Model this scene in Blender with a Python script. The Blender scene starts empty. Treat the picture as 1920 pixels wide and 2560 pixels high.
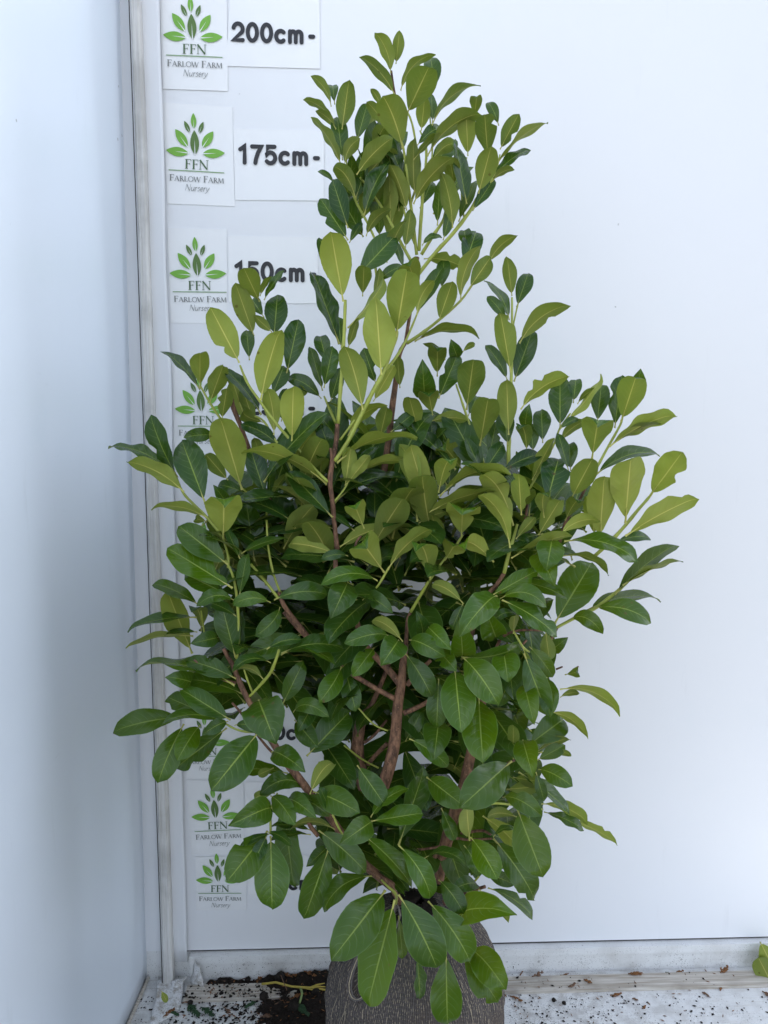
import bpy, math, random
from mathutils import Vector, Matrix, noise
R = math.radians
random.seed(7)
scene = bpy.context.scene

# ------------------------------------------------------------------ camera
CAM_H, CAM_D, PITCH, YAW, FPX = 1.30, 1.65, R(7.0), R(2.0), 1900.0
cam_data = bpy.data.cameras.new('camera')
cam = bpy.data.objects.new('camera', cam_data)
scene.collection.objects.link(cam)
cam.location = (0, -CAM_D, CAM_H)
cam.rotation_euler = (math.pi/2 - PITCH, 0, -YAW)
cam_data.sensor_fit = 'VERTICAL'
cam_data.sensor_height = 24.0
cam_data.lens = 24.0*FPX/2560.0
cam_data.clip_start = 0.02
cam_data.clip_end = 400
scene.camera = cam

# ------------------------------------------------------------------ sky, sun, exposure
SUN_EL, SUN_AZ = R(44), R(32)          # the sun stands behind the white boards: their front lies in open shade
world = bpy.data.worlds.new('World'); scene.world = world
world.use_nodes = True
wn = world.node_tree
wn.nodes.clear()
wo = wn.nodes.new('ShaderNodeOutputWorld'); wb = wn.nodes.new('ShaderNodeBackground'); ws = wn.nodes.new('ShaderNodeTexSky')
ws.sky_type = 'NISHITA'; ws.sun_disc = False
ws.sun_elevation = SUN_EL; ws.sun_rotation = SUN_AZ
ws.air_density = 1.0; ws.dust_density = 2.5; ws.ozone_density = 2.5
wb.inputs['Strength'].default_value = 0.15
wh = wn.nodes.new('ShaderNodeHueSaturation'); wh.inputs['Saturation'].default_value = .52   # thin haze whitens the whole sky
wn.links.new(ws.outputs[0], wh.inputs['Color']); wn.links.new(wh.outputs[0], wb.inputs[0]); wn.links.new(wb.outputs[0], wo.inputs[0])
sl = bpy.data.lights.new('sun', 'SUN'); sl.energy = 3.5; sl.angle = R(0.5); sl.color = (1, .95, .86)
sun = bpy.data.objects.new('sun', sl); scene.collection.objects.link(sun)
sdir = Vector((math.sin(SUN_AZ)*math.cos(SUN_EL), math.cos(SUN_AZ)*math.cos(SUN_EL), math.sin(SUN_EL)))
sun.rotation_euler = (-sdir).to_track_quat('-Z', 'Y').to_euler()
sun.location = sdir*20
scene.view_settings.view_transform = 'Standard'
scene.view_settings.look = 'None'
scene.view_settings.gamma = 1
scene.view_settings.exposure = 1.85
scene.cycles.max_bounces = 8
scene.cycles.diffuse_bounces = 5

# ------------------------------------------------------------------ helpers
CP = Vector((0, -CAM_D, CAM_H))
FW = Vector((math.sin(YAW)*math.cos(PITCH), math.cos(YAW)*math.cos(PITCH), -math.sin(PITCH)))
RT = Vector((math.cos(YAW), -math.sin(YAW), 0))
UP = RT.cross(FW)
def ray(u, v):
    return FW + RT*((u-960)/FPX) + UP*((1280-v)/FPX)
def at_y(u, v, y):                     # a photograph point met by the upright plane Y = y
    d = ray(u, v); return CP + d*((y+CAM_D)/d.y)
def at_z(u, v, z=0.0):
    d = ray(u, v); return CP + d*((z-CAM_H)/d.z)

def link(o, parent=None):
    scene.collection.objects.link(o)
    if parent: o.parent = parent
    return o
def mesh_obj(name, verts, faces, mats, parent=None, fm=None, smooth=False, uvs=None, loc=None):
    me = bpy.data.meshes.new(name)
    me.from_pydata([tuple(v) for v in verts], [], faces)
    for m in (mats if isinstance(mats, (list, tuple)) else [mats]): me.materials.append(m)
    if fm: me.polygons.foreach_set('material_index', fm)
    if smooth: me.polygons.foreach_set('use_smooth', [True]*len(me.polygons))
    if uvs:
        lay = me.uv_layers.new(name='UVMap')
        for lp in me.loops: lay.data[lp.index].uv = uvs[lp.vertex_index]
    me.update()
    o = bpy.data.objects.new(name, me)
    if loc is not None: o.location = loc
    return link(o, parent)
def thing(name, label, cat, loc, group=None):
    o = bpy.data.objects.new(name, None); o.empty_display_size = .05
    o.location = loc; link(o)
    return tag(o, label, cat, group)
def tag(o, label, cat, group=None):
    o['label'] = label; o['category'] = cat
    if group: o['group'] = group
    return o
def struct(o, label=None):
    o['kind'] = 'structure'
    if label: o['label'] = label
    return o
def stuff(o, label=None):
    o['kind'] = 'stuff'
    if label: o['label'] = label
    return o
class MB:
    def __init__(s): s.v = []; s.f = []; s.m = []
    def add(s, v, f, m=0):
        b = len(s.v); s.v += [Vector(x) for x in v]
        s.f += [tuple(b+i for i in q) for q in f]; s.m += [m]*len(f)
    def box(s, x0, x1, y0, y1, z0, z1, m=0):
        s.add([(x0,y0,z0),(x1,y0,z0),(x1,y1,z0),(x0,y1,z0),(x0,y0,z1),(x1,y0,z1),(x1,y1,z1),(x0,y1,z1)],
              [(0,3,2,1),(4,5,6,7),(0,1,5,4),(1,2,6,5),(2,3,7,6),(3,0,4,7)], m)
    def tube(s, pts, rad, n=8, m=0, cap=True):
        pts = [Vector(p) for p in pts]
        rings = []
        nrm = None
        for i, p in enumerate(pts):
            t = (pts[min(i+1, len(pts)-1)] - pts[max(i-1, 0)])
            t = t.normalized() if t.length > 1e-9 else Vector((0,0,1))
            if nrm is None:
                nrm = t.cross(Vector((0,1,.31))).normalized()
            else:
                nrm = (nrm - t*nrm.dot(t)).normalized()
            b = t.cross(nrm)
            r = rad[i] if isinstance(rad, (list, tuple)) else rad
            rings.append([p + (nrm*math.cos(a)+b*math.sin(a))*r for a in [2*math.pi*k/n for k in range(n)]])
        v = [q for r_ in rings for q in r_]; f = []
        for i in range(len(rings)-1):
            for k in range(n):
                k2 = (k+1) % n
                f.append((i*n+k, i*n+k2, (i+1)*n+k2, (i+1)*n+k))
        if cap:
            f.append(tuple(range(n-1, -1, -1))); f.append(tuple((len(rings)-1)*n+k for k in range(n)))
        s.add(v, f, m)
    def build(s, name, mats, parent=None, smooth=False, loc=None):
        v = s.v if loc is None else [x-Vector(loc) for x in s.v]
        return mesh_obj(name, v, s.f, mats, parent, s.m, smooth, None, loc)

# ------------------------------------------------------------------ materials
def mat(name):
    m = bpy.data.materials.new(name); m.use_nodes = True
    nt = m.node_tree; nt.nodes.clear()
    return m, nt
def N(nt, t, **kw):
    n = nt.nodes.new(t)
    for k, v in kw.items():
        if k.startswith('i_'):
            key = k[2:]
            n.inputs[int(key) if key.isdigit() else key.replace('_', ' ')].default_value = v
        else: setattr(n, k, v)
    return n
def L(nt, a, b): nt.links.new(a, b)
def mathn(nt, op, a, b=None, c=None, clamp=False):
    n = nt.nodes.new('ShaderNodeMath'); n.operation = op; n.use_clamp = clamp
    for i, x in enumerate((a, b, c)):
        if x is None: continue
        if isinstance(x, (int, float)): n.inputs[i].default_value = x
        else: nt.links.new(x, n.inputs[i])
    return n.outputs[0]
def mixc(nt, fac, a, b, mode='MIX'):
    n = nt.nodes.new('ShaderNodeMix'); n.data_type = 'RGBA'; n.blend_type = mode
    for sck, x in ((n.inputs[0], fac), (n.inputs[6], a), (n.inputs[7], b)):
        if isinstance(x, (int, float)): sck.default_value = x
        elif isinstance(x, tuple): sck.default_value = (*x, 1)
        else: nt.links.new(x, sck)
    return n.outputs[2]
def ramp(nt, x, p0, p1, c0=0.0, c1=1.0):
    n = nt.nodes.new('ShaderNodeMapRange'); n.clamp = True
    n.interpolation_type = 'SMOOTHSTEP'
    nt.links.new(x, n.inputs[0])
    n.inputs[1].default_value = p0; n.inputs[2].default_value = p1; n.inputs[3].default_value = c0; n.inputs[4].default_value = c1
    return n.outputs[0]
def noise_n(nt, vec, scale, detail=3, rough=.55):
    n = N(nt, 'ShaderNodeTexNoise'); n.inputs['Scale'].default_value = scale; n.inputs['Detail'].default_value = detail
    n.inputs['Roughness'].default_value = rough
    if vec is not None: L(nt, vec, n.inputs['Vector'])
    return n.outputs[0]
def scaled(nt, vec, s):
    n = N(nt, 'ShaderNodeMapping'); n.inputs['Scale'].default_value = s
    L(nt, vec, n.inputs['Vector']); return n.outputs[0]
def finish(nt, col, rough=.5, bump=None, bstr=.2, bdist=.002, spec=.5, metal=0.0, coat=0.0):
    p = N(nt, 'ShaderNodeBsdfPrincipled'); o = N(nt, 'ShaderNodeOutputMaterial')
    if isinstance(col, tuple): p.inputs['Base Color'].default_value = (*col, 1)
    else: L(nt, col, p.inputs['Base Color'])
    if isinstance(rough, (int, float)): p.inputs['Roughness'].default_value = rough
    else: L(nt, rough, p.inputs['Roughness'])
    p.inputs['Specular IOR Level'].default_value = spec
    p.inputs['Metallic'].default_value = metal
    p.inputs['Coat Weight'].default_value = coat
    if bump is not None:
        b = N(nt, 'ShaderNodeBump'); b.inputs['Strength'].default_value = bstr; b.inputs['Distance'].default_value = bdist
        L(nt, bump, b.inputs['Height']); L(nt, b.outputs[0], p.inputs['Normal'])
    L(nt, p.outputs[0], o.inputs[0])
    return p
def objco(nt): return N(nt, 'ShaderNodeTexCoord').outputs['Object']
def geopos(nt): return N(nt, 'ShaderNodeNewGeometry').outputs['Position']

def flat_mat(name, col, rough=.6, var=.15, scale=40, bump=.2, spec=.4):
    m, nt = mat(name); p = geopos(nt)
    n = noise_n(nt, p, scale, 4)
    c = mixc(nt, n, tuple(x*(1-var) for x in col), tuple(min(1, x*(1+var)) for x in col))
    finish(nt, c, rough, n, bump, .002, spec); return m

def specks(nt, pos, scale, thr, amt):             # scattered tiny marks, each with its own outline
    v = N(nt, 'ShaderNodeTexVoronoi'); v.inputs['Scale'].default_value = scale
    L(nt, pos, v.inputs['Vector'])
    wob = noise_n(nt, pos, scale*3, 2)
    d = mathn(nt, 'ADD', v.outputs['Distance'], mathn(nt, 'MULTIPLY', mathn(nt, 'SUBTRACT', wob, .5), .3))
    near = ramp(nt, d, thr, thr*.5)
    sep = N(nt, 'ShaderNodeSeparateColor'); L(nt, v.outputs['Color'], sep.inputs[0])
    pick = mathn(nt, 'LESS_THAN', sep.outputs[0], amt)
    return mathn(nt, 'MULTIPLY', near, pick)

def white_board(name, base, speck=.12, tint=.03, splash=0.0, rough=.42, coat=0.0):
    m, nt = mat(name); p = geopos(nt)
    big = noise_n(nt, p, 1.7, 3); fine = noise_n(nt, scaled(nt, p, (30, 30, 6)), 4, 4)
    c = mixc(nt, big, tuple(x*(1-tint) for x in base), base)
    c = mixc(nt, mathn(nt, 'MULTIPLY', ramp(nt, noise_n(nt, p, 6, 4), .55, .75), .25), c, (base[0]*.93, base[1]*.97, base[2]*.97))
    sc_ = noise_n(nt, scaled(nt, p, (26, 26, 3.2)), 1.0, 5, .7)
    c = mixc(nt, mathn(nt, 'MULTIPLY', ramp(nt, sc_, .60, .74), .22), c, (base[0]*.80, base[1]*.80, base[2]*.79))
    sc2 = noise_n(nt, scaled(nt, p, (9, 9, 60)), 1.0, 6, .75)
    c = mixc(nt, mathn(nt, 'MULTIPLY', ramp(nt, sc2, .66, .74), .25), c, (base[0]*.7, base[1]*.7, base[2]*.7))
    s1 = specks(nt, p, 38, .13, speck); s2 = specks(nt, scaled(nt, p, (1, 1, .45)), 16, .06, speck)
    c = mixc(nt, mathn(nt, 'MULTIPLY', mathn(nt, 'MAXIMUM', s1, s2), .55), c, (.16, .15, .14))
    if splash:                                      # mud splashes near the ground
        z = N(nt, 'ShaderNodeSeparateXYZ'); L(nt, p, z.inputs[0])
        low = ramp(nt, z.outputs['Z'], splash, 0.0)
        sp = specks(nt, p, 330, .36, .75); n4 = noise_n(nt, p, 55, 5)
        k = mathn(nt, 'MULTIPLY', mathn(nt, 'MULTIPLY', sp, low), ramp(nt, n4, .38, .6))
        c = mixc(nt, mathn(nt, 'MULTIPLY', k, .8), c, (.06, .05, .04))
        c = mixc(nt, mathn(nt, 'MULTIPLY', mathn(nt, 'MULTIPLY', low, ramp(nt, noise_n(nt, p, 14, 4), .4, .75)), .5), c, (.30, .27, .23))
    p_ = finish(nt, c, rough, fine, .06, .001, .4, 0.0, coat); p_.inputs['Coat Roughness'].default_value = .3; return m
WALL = white_board('white_wall_board', (.78, .785, .80), .02)
SIDE = white_board('white_side_sheet', (.80, .865, .945), .02, .03, 0, .34, .35)
FILM = white_board('white_wrapped_film', (.78, .785, .80), .03)
RAIL = white_board('white_bottom_rail', (.75, .75, .74), .15, .05, .12, .5)
FLOORM, nt = mat('soiled_white_floor'); p = geopos(nt)
c = mixc(nt, noise_n(nt, p, 9, 4), (.62, .62, .60), (.76, .76, .75))
c = mixc(nt, mathn(nt, 'MULTIPLY', ramp(nt, noise_n(nt, scaled(nt, p, (6, 60, 60)), 3, 5), .5, .8), .45), c, (.40, .35, .28))
dv = N(nt, 'ShaderNodeVectorMath', operation='DISTANCE'); L(nt, p, dv.inputs[0]); dv.inputs[1].default_value = (.08, -.36, 0)
near = ramp(nt, dv.outputs['Value'], .95, .12, .25, 1.0)             # dirt lies thickest round the root ball
k = mathn(nt, 'MULTIPLY', specks(nt, p, 230, .34, .8), ramp(nt, noise_n(nt, p, 11, 4), .40, .66))
k2 = mathn(nt, 'MULTIPLY', specks(nt, p, 420, .4, .8), ramp(nt, noise_n(nt, p, 23, 4), .42, .6))
c = mixc(nt, mathn(nt, 'MULTIPLY', mathn(nt, 'MULTIPLY', mathn(nt, 'MAXIMUM', k, k2), .9), near), c, (.03, .024, .02))
c = mixc(nt, mathn(nt, 'MULTIPLY', mathn(nt, 'MULTIPLY', ramp(nt, noise_n(nt, p, 32, 6), .42, .66), near), .55), c, (.20, .17, .14))
finish(nt, c, .6, noise_n(nt, p, 300, 3), .25, .001)
GROUND = flat_mat('yard_gravel', (.13, .123, .11), .9, .2, 30)
def wood(name, a, b, axis=(1.2, 40, 40)):
    m, nt = mat(name); p = geopos(nt)
    g = noise_n(nt, scaled(nt, p, axis), 7, 6, .65)
    c = mixc(nt, ramp(nt, g, .3, .7), a, b)
    c = mixc(nt, mathn(nt, 'MULTIPLY', ramp(nt, noise_n(nt, p, 8, 5), .5, .7), .45), c, tuple(x*.55 for x in a))
    finish(nt, c, .75, g, .5, .002, .3); return m
BATTEN = wood('weathered_batten', (.33, .28, .22), (.62, .58, .52))
BARM = wood('weathered_pole', (.56, .54, .51), (.72, .71, .69), (30, 30, 1.2))
SEAM = flat_mat('dark_seam', (.05, .045, .04), .9)
CARD = flat_mat('laminated_card', (.80, .80, .80), .25, .015, 25, .03, .5)
INK = flat_mat('black_ink', (.018, .018, .022), .45, .1, 60, 0)
GREYINK = flat_mat('grey_ink', (.20, .21, .20), .5, .1, 60, 0)
GREENINK = flat_mat('dark_green_ink', (.07, .13, .055), .5, .1, 60, 0)
LINEINK = flat_mat('green_line_ink', (.16, .30, .10), .5, .1, 60, 0)
PETAL_L = flat_mat('light_green_print', (.17, .40, .045), .45, .12, 120, 0)
PETAL_D = flat_mat('dark_green_print', (.09, .17, .035), .45, .12, 120, 0)

def bark(name, a, b, sc):
    m, nt = mat(name); p = geopos(nt)
    n = noise_n(nt, scaled(nt, p, (1, 1, .35)), sc, 5, .65)
    c = mixc(nt, ramp(nt, n, .3, .72), a, b)
    dots = specks(nt, p, 240, .3, .2)
    c = mixc(nt, mathn(nt, 'MULTIPLY', dots, .5), c, tuple(min(1, x*1.7) for x in b))
    finish(nt, c, .7, n, .7, .003, .3); return m
GRIME, nt = mat('grimy_film'); p = geopos(nt)
c = mixc(nt, ramp(nt, noise_n(nt, p, 60, 6, .7), .42, .68), (.70, .70, .70), (.36, .32, .27))
c = mixc(nt, mathn(nt, 'MULTIPLY', ramp(nt, noise_n(nt, p, 420, 3), .58, .66), .7), c, (.08, .065, .05))
finish(nt, c, .5, noise_n(nt, p, 90, 4), .3, .002)
BARK = bark('brown_bark', (.055, .028, .017), (.25, .13, .075), 150)
YELLOW = flat_mat('yellow_green_stem', (.30, .34, .055), .45, .25, 90, .15)

# laurel leaf: glossy dark green above, paler and matt below; veins follow the leaf's own UV
def leaf_mat():
    m, nt = mat('laurel_leaf')
    uv = N(nt, 'ShaderNodeUVMap'); uv.uv_map = 'UVMap'
    sx = N(nt, 'ShaderNodeSeparateXYZ'); L(nt, uv.outputs[0], sx.inputs[0])
    u, v = sx.outputs[0], sx.outputs[1]
    av = mathn(nt, 'ABSOLUTE', v)
    oi = N(nt, 'ShaderNodeObjectInfo')
    oc = N(nt, 'ShaderNodeSeparateColor'); L(nt, oi.outputs['Color'], oc.inputs[0])
    hue, lite, stain = oc.outputs[0], oc.outputs[1], oc.outputs[2]
    pos = N(nt, 'ShaderNodeTexCoord').outputs['Object']
    wob = noise_n(nt, pos, 60, 3)
    # midrib, thinner to the tip
    mw = mathn(nt, 'MULTIPLY_ADD', u, -.055, .085)
    mid = ramp(nt, mathn(nt, 'DIVIDE', av, mw), 1.0, .35)
    # side veins sweep forward from the midrib
    ph = mathn(nt, 'SUBTRACT', u, mathn(nt, 'MULTIPLY', mathn(nt, 'POWER', av, 1.5), .24))
    side = mathn(nt, 'SIGN', v)
    ph = mathn(nt, 'ADD', ph, mathn(nt, 'MULTIPLY', side, .022))
    ph = mathn(nt, 'ADD', ph, mathn(nt, 'MULTIPLY', mathn(nt, 'SUBTRACT', wob, .5), .05))
    tri = mathn(nt, 'PINGPONG', mathn(nt, 'MULTIPLY', ph, 8.5), .5)
    vein = mathn(nt, 'MULTIPLY', ramp(nt, tri, .09, .0), ramp(nt, av, .92, .35))
    puff = ramp(nt, tri, 0.0, .35)
    mott = noise_n(nt, pos, 28, 4); fine = noise_n(nt, pos, 220, 3)
    # upper side
    top = mixc(nt, hue, (.009, .041, .013), (.044, .106, .002))
    top = mixc(nt, mathn(nt, 'MULTIPLY', ramp(nt, mott, .4, .72), .45), top, mixc(nt, .5, top, (.055, .12, .02)))
    top = mixc(nt, mathn(nt, 'MULTIPLY', vein, .62), top, (.11, .19, .045))
    top = mixc(nt, mathn(nt, 'MULTIPLY', mid, .95), top, (.27, .36, .06))
    top = mixc(nt, mathn(nt, 'MULTIPLY', ramp(nt, av, .55, .0), .22), top, (.075, .14, .012))
    edge = ramp(nt, av, .93, 1.0)
    top = mixc(nt, mathn(nt, 'MULTIPLY', edge, .55), top, (.13, .22, .06))
    # lower side
    bot = mixc(nt, hue, (.115, .165, .036), (.255, .295, .060))
    bot = mixc(nt, mathn(nt, 'MULTIPLY', vein, .30), bot, (.28, .29, .07))
    bot = mixc(nt, mathn(nt, 'MULTIPLY', ramp(nt, mott, .35, .7), .25), bot, (.15, .17, .035))
    bot = mixc(nt, mathn(nt, 'MULTIPLY', ramp(nt, av, .5, .0), .25), bot, (.30, .29, .05))
    bot = mixc(nt, mathn(nt, 'MULTIPLY', ramp(nt, u, .55, 1.0), .30), bot, (.11, .16, .04))
    bot = mixc(nt, mathn(nt, 'MULTIPLY', mid, .9), bot, (.52, .50, .14))
    geo = N(nt, 'ShaderNodeNewGeometry')
    back = geo.outputs['Backfacing']
    col = mixc(nt, back, top, bot)
    blot = mathn(nt, 'MULTIPLY', specks(nt, pos, 75, .22, .10), stain)
    col = mixc(nt, mathn(nt, 'MULTIPLY', blot, .85), col, (.09, .05, .015))
    br = mathn(nt, 'MULTIPLY_ADD', lite, .9, .55)
    hsv = N(nt, 'ShaderNodeHueSaturation'); L(nt, col, hsv.inputs['Color']); L(nt, br, hsv.inputs['Value'])
    col = hsv.outputs[0]
    pr = N(nt, 'ShaderNodeBsdfPrincipled')
    L(nt, col, pr.inputs['Base Color'])
    rg = mathn(nt, 'MULTIPLY_ADD', back, .26, mathn(nt, 'MULTIPLY_ADD', fine, .12, .17))
    L(nt, rg, pr.inputs['Roughness'])
    L(nt, mathn(nt, 'MULTIPLY_ADD', back, -.13, .35), pr.inputs['Specular IOR Level'])
    h = mathn(nt, 'ADD', mathn(nt, 'MULTIPLY', puff, .28), mathn(nt, 'MULTIPLY', mathn(nt, 'ADD', mathn(nt, 'MULTIPLY', fine, .2), mott), .22))
    h = mathn(nt, 'SUBTRACT', h, mathn(nt, 'MULTIPLY', mid, .8))
    bp = N(nt, 'ShaderNodeBump'); bp.inputs['Strength'].default_value = .3; bp.inputs['Distance'].default_value = .0015
    L(nt, h, bp.inputs['Height']); L(nt, bp.outputs[0], pr.inputs['Normal'])
    tr = N(nt, 'ShaderNodeBsdfTranslucent')
    tcol = mixc(nt, hue, (.11, .20, .015), (.26, .34, .02))
    tcol = mixc(nt, mathn(nt, 'MULTIPLY', mathn(nt, 'MAXIMUM', vein, mid), .5), tcol, (.25, .28, .05))
    L(nt, tcol, tr.inputs['Color'])
    mx = N(nt, 'ShaderNodeMixShader'); mx.inputs[0].default_value = .26
    L(nt, pr.outputs[0], mx.inputs[1]); L(nt, tr.outputs[0], mx.inputs[2])
    o = N(nt, 'ShaderNodeOutputMaterial'); L(nt, mx.outputs[0], o.inputs[0])
    return m
LEAF = leaf_mat()
SOIL = flat_mat('black_soil', (.018, .013, .010), .95, .5, 160, 1.0, .2)
CLOD = flat_mat('soil_clod', (.02, .016, .013), .95, .5, 200, 1.0, .2)
DEADLEAF = flat_mat('dead_orange_brown_sprig', (.20, .085, .028), .8, .45, 90, .4)
SPRIG = flat_mat('green_conifer_sprig', (.022, .065, .022), .6, .4, 90, .3)
TWIGM = flat_mat('yellow_twig', (.42, .33, .06), .6, .3, 120, .3)
DRYTWIG = flat_mat('dry_brown_twig', (.16, .09, .055), .8, .35, 120, .4)

# ------------------------------------------------------------------ the setting
XF = 1.38
XE = 1.35                                            # the white boards end just right of the frame
ground = MB(); ground.add([(-60,-60,-.012),(60,-60,-.012),(60,60,-.012),(-60,60,-.012)], [(0,1,2,3)])
struct(ground.build('ground', GROUND))
corner = at_z(388, 2425); XC = corner.x
floor = MB(); floor.add([(XC-.4,-.78,0),(XF,-.78,0),(XF,.06,0),(XC-.4,.06,0)], [(0,1,2,3)])
floor.add([(XC-.4,-.78,-.011),(XF,-.78,-.011),(XF,-.78,0),(XC-.4,-.78,0)], [(0,1,2,3)])
struct(floor.build('floor', FLOORM))
WT = 2.60                                            # top of the boards, above the frame
seam_l = at_y(415/.864, 2060/.864, 0).z; 
SEAMZ = at_y(960, 2368, 0).z
# back wall: a very slightly uneven sheet with thickness
def sheet(x0, x1, z0, z1, nx, nz, fn, thick):
    v = []; f = []
    for j in range(nz+1):
        for i in range(nx+1):
            x = x0+(x1-x0)*i/nx; z = z0+(z1-z0)*j/nz
            v.append(Vector((x, fn(x, z), z)))
    w = nx+1
    for j in range(nz):
        for i in range(nx): f.append((j*w+i, j*w+i+1, (j+1)*w+i+1, (j+1)*w+i))
    n = len(v); v += [Vector((p.x, thick, p.z)) for p in v]
    f += [tuple(n+q for q in reversed(ff)) for ff in f[:nx*nz]]
    rim = [i for i in range(nx+1)] + [j*w+nx for j in range(1, nz+1)] + [nz*w+i for i in range(nx-1, -1, -1)] + [j*w for j in range(nz-1, 0, -1)]
    for a, b in zip(rim, rim[1:]+rim[:1]): f.append((b, a, a+n, b+n))
    return v, f
v, f = sheet(XC-.35, XE, SEAMZ+.004, WT, 60, 40, lambda x, z: .0022*noise.noise((x*1.3, z*.9, 3)), .05)
struct(mesh_obj('back_wall', v, f, WALL, smooth=False))
# bottom rail, its capping and the dark joint above it
rail = MB(); XR0 = at_y(478, 2400, 0).x
rail.box(XR0, XE, -.012, .05, 0.0, SEAMZ-.020)
rail.box(XC-.35, XR0, .004, .05, 0.0, SEAMZ+.002)
rail.box(XR0, XE, -.017, .05, SEAMZ-.0195, SEAMZ-.001, 0)
struct(rail.build('bottom_rail', RAIL))
jm = MB(); jm.box(XR0-.03, XE, .003, .045, SEAMZ-.0012, SEAMZ+.0045)
struct(jm.build('wall_joint', SEAM))
# weathered timber batten on the floor in front of the rail
ya = at_z(1200, 2488).y; yb = at_z(1200, 2452).y
bt = MB(); xb0 = at_z(470, 2470).x
nb = 40
for i in range(nb):
    a, b = xb0+(XE-xb0)*i/nb, xb0+(XE-xb0)*(i+1)/nb
    fa, fb = [ .0018*noise.noise((q*9, 1, 0)) for q in (a, b)]
    bt.add([(a,ya+fa,0),(b,ya+fb,0),(b,ya+fb,.009),(a,ya+fa,.009),(a,yb,.009),(b,yb,.009),(a,yb,0),(b,yb,0)],
           [(0,1,2,3),(3,2,5,4),(4,5,7,6)])
tag(bt.build('timber_batten', BATTEN), 'long weathered timber batten lying on the floor along the back wall', 'batten')

# side wall on the left: bulging sheet running towards the camera
pb = at_z(330, 2560); pd = Vector((pb.x-XC, pb.y-corner.y, 0)).normalized()
nrm = Vector((-pd.y, pd.x, 0))
if nrm.x < 0: nrm = -nrm
v = []; f = []; nx, nz = 70, 50; LEN = 1.9
base = Vector((XC-.012, corner.y+.0, 0))
top_l = at_y(322, 0, -.03); low_l = at_y(386, 2420, -.03)
lean = (top_l.x-low_l.x)/(top_l.z-low_l.z)
for j in range(nz+1):
    for i in range(nx+1):
        s = LEN*i/nx; z = .001 + (WT-.001)*j/nz
        d = .016*math.exp(-((s-.10-.06*z)/.06)**2)*(1-.35*z) - .010*math.exp(-((s-.30-.05*z)/.10)**2)
        d += .006*noise.noise((s*3.1, z*.8, 5)) + .002*noise.noise((s*9, z*2, 8))
        d *= min(1, s/.05)*min(1, .08+z/.30)
        q = base + pd*s + nrm*d; q.x += lean*z
        v.append(Vector((q.x, q.y, z)))
w = nx+1
for j in range(nz):
    for i in range(nx): f.append((j*w+i+1, j*w+i, (j+1)*w+i, (j+1)*w+i+1))
n0 = len(v); v += [p-nrm*.04 for p in v]
f += [tuple(n0+q for q in reversed(ff)) for ff in f[:nx*nz]]
rim = [i for i in range(nx+1)] + [j*w+nx for j in range(1, nz+1)] + [nz*w+i for i in range(nx-1, -1, -1)] + [j*w for j in range(nz-1, 0, -1)]
for a, b in zip(rim, rim[1:]+rim[:1]): f.append((a, b, b+n0, a+n0))
struct(mesh_obj('side_wall', v, f, SIDE, smooth=True))
# dark line along its foot
ft = MB(); a0 = base+nrm*.004; a1 = base+pd*LEN+nrm*.004
ft.tube([Vector((a0.x, a0.y-.03, .004)), Vector((a1.x, a1.y, .004))], .004, 6)
struct(ft.build('side_wall_foot', BATTEN))

# corner pole and the strip of white film beside it
t = thing('corner_pole', 'weathered grey timber pole standing upright in the corner of the white boards', 'pole', (low_l.x, -.03, 0))
def quad_post(name, uL0, uR0, uL1, uR1, y0, y1, m, parent, rnd=.004):
    b0, b1 = at_y(uL1, 2440, y0), at_y(uR1, 2440, y0); t0, t1 = at_y(uL0, 0, y0), at_y(uR0, 0, y0)
    def lerp(a, b, z): return a.x + (b.x-a.x)*(z-a.z)/(b.z-a.z)
    mb = MB(); n = 30; v = []; f = []
    for i in range(n+1):
        z = .002+(WT-.002)*i/n
        xl, xr = lerp(b0, t0, z), lerp(b1, t1, z)
        wob = .0015*noise.noise((z*3, 2, 7))
        prof = [(xl+wob, y1), (xl+wob, y0+rnd), (xl+rnd+wob, y0), (xl+(xr-xl)*.36+wob, y0), (xl+(xr-xl)*.40+wob, y0+.0008), (xl+(xr-xl)*.44+wob, y0), (xr-rnd+wob, y0), (xr+wob, y0+rnd), (xr+wob, y1)]
        v += [Vector((x, y, z)) for x, y in prof]
    k = len(prof)
    for i in range(n):
        for q in range(k-1): f.append((i*k+q, i*k+q+1, (i+1)*k+q+1, (i+1)*k+q))
        f.append((i*k+k-1, i*k, (i+1)*k, (i+1)*k+k-1))
    f.append(tuple(range(k-1, -1, -1))); f.append(tuple(n*k+q for q in range(k)))
    pl = parent.location if parent else Vector()
    return mesh_obj(name, [x-pl for x in v], f, m, parent)
quad_post('pole', 324, 348, 406, 431, -.03, -.0045, BARM, t)
sm = MB(); zs = [.002+(WT-.002)*i/24 for i in range(25)]
b0 = at_y(405, 2440, -.027); t0 = at_y(322, 0, -.027)
sm.tube([Vector((b0.x+(t0.x-b0.x)*(z-b0.z)/(t0.z-b0.z), -.026, z))-t.location for z in zs], .0010, 6)
sm.build('edge_gap', SEAM, t)
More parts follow.
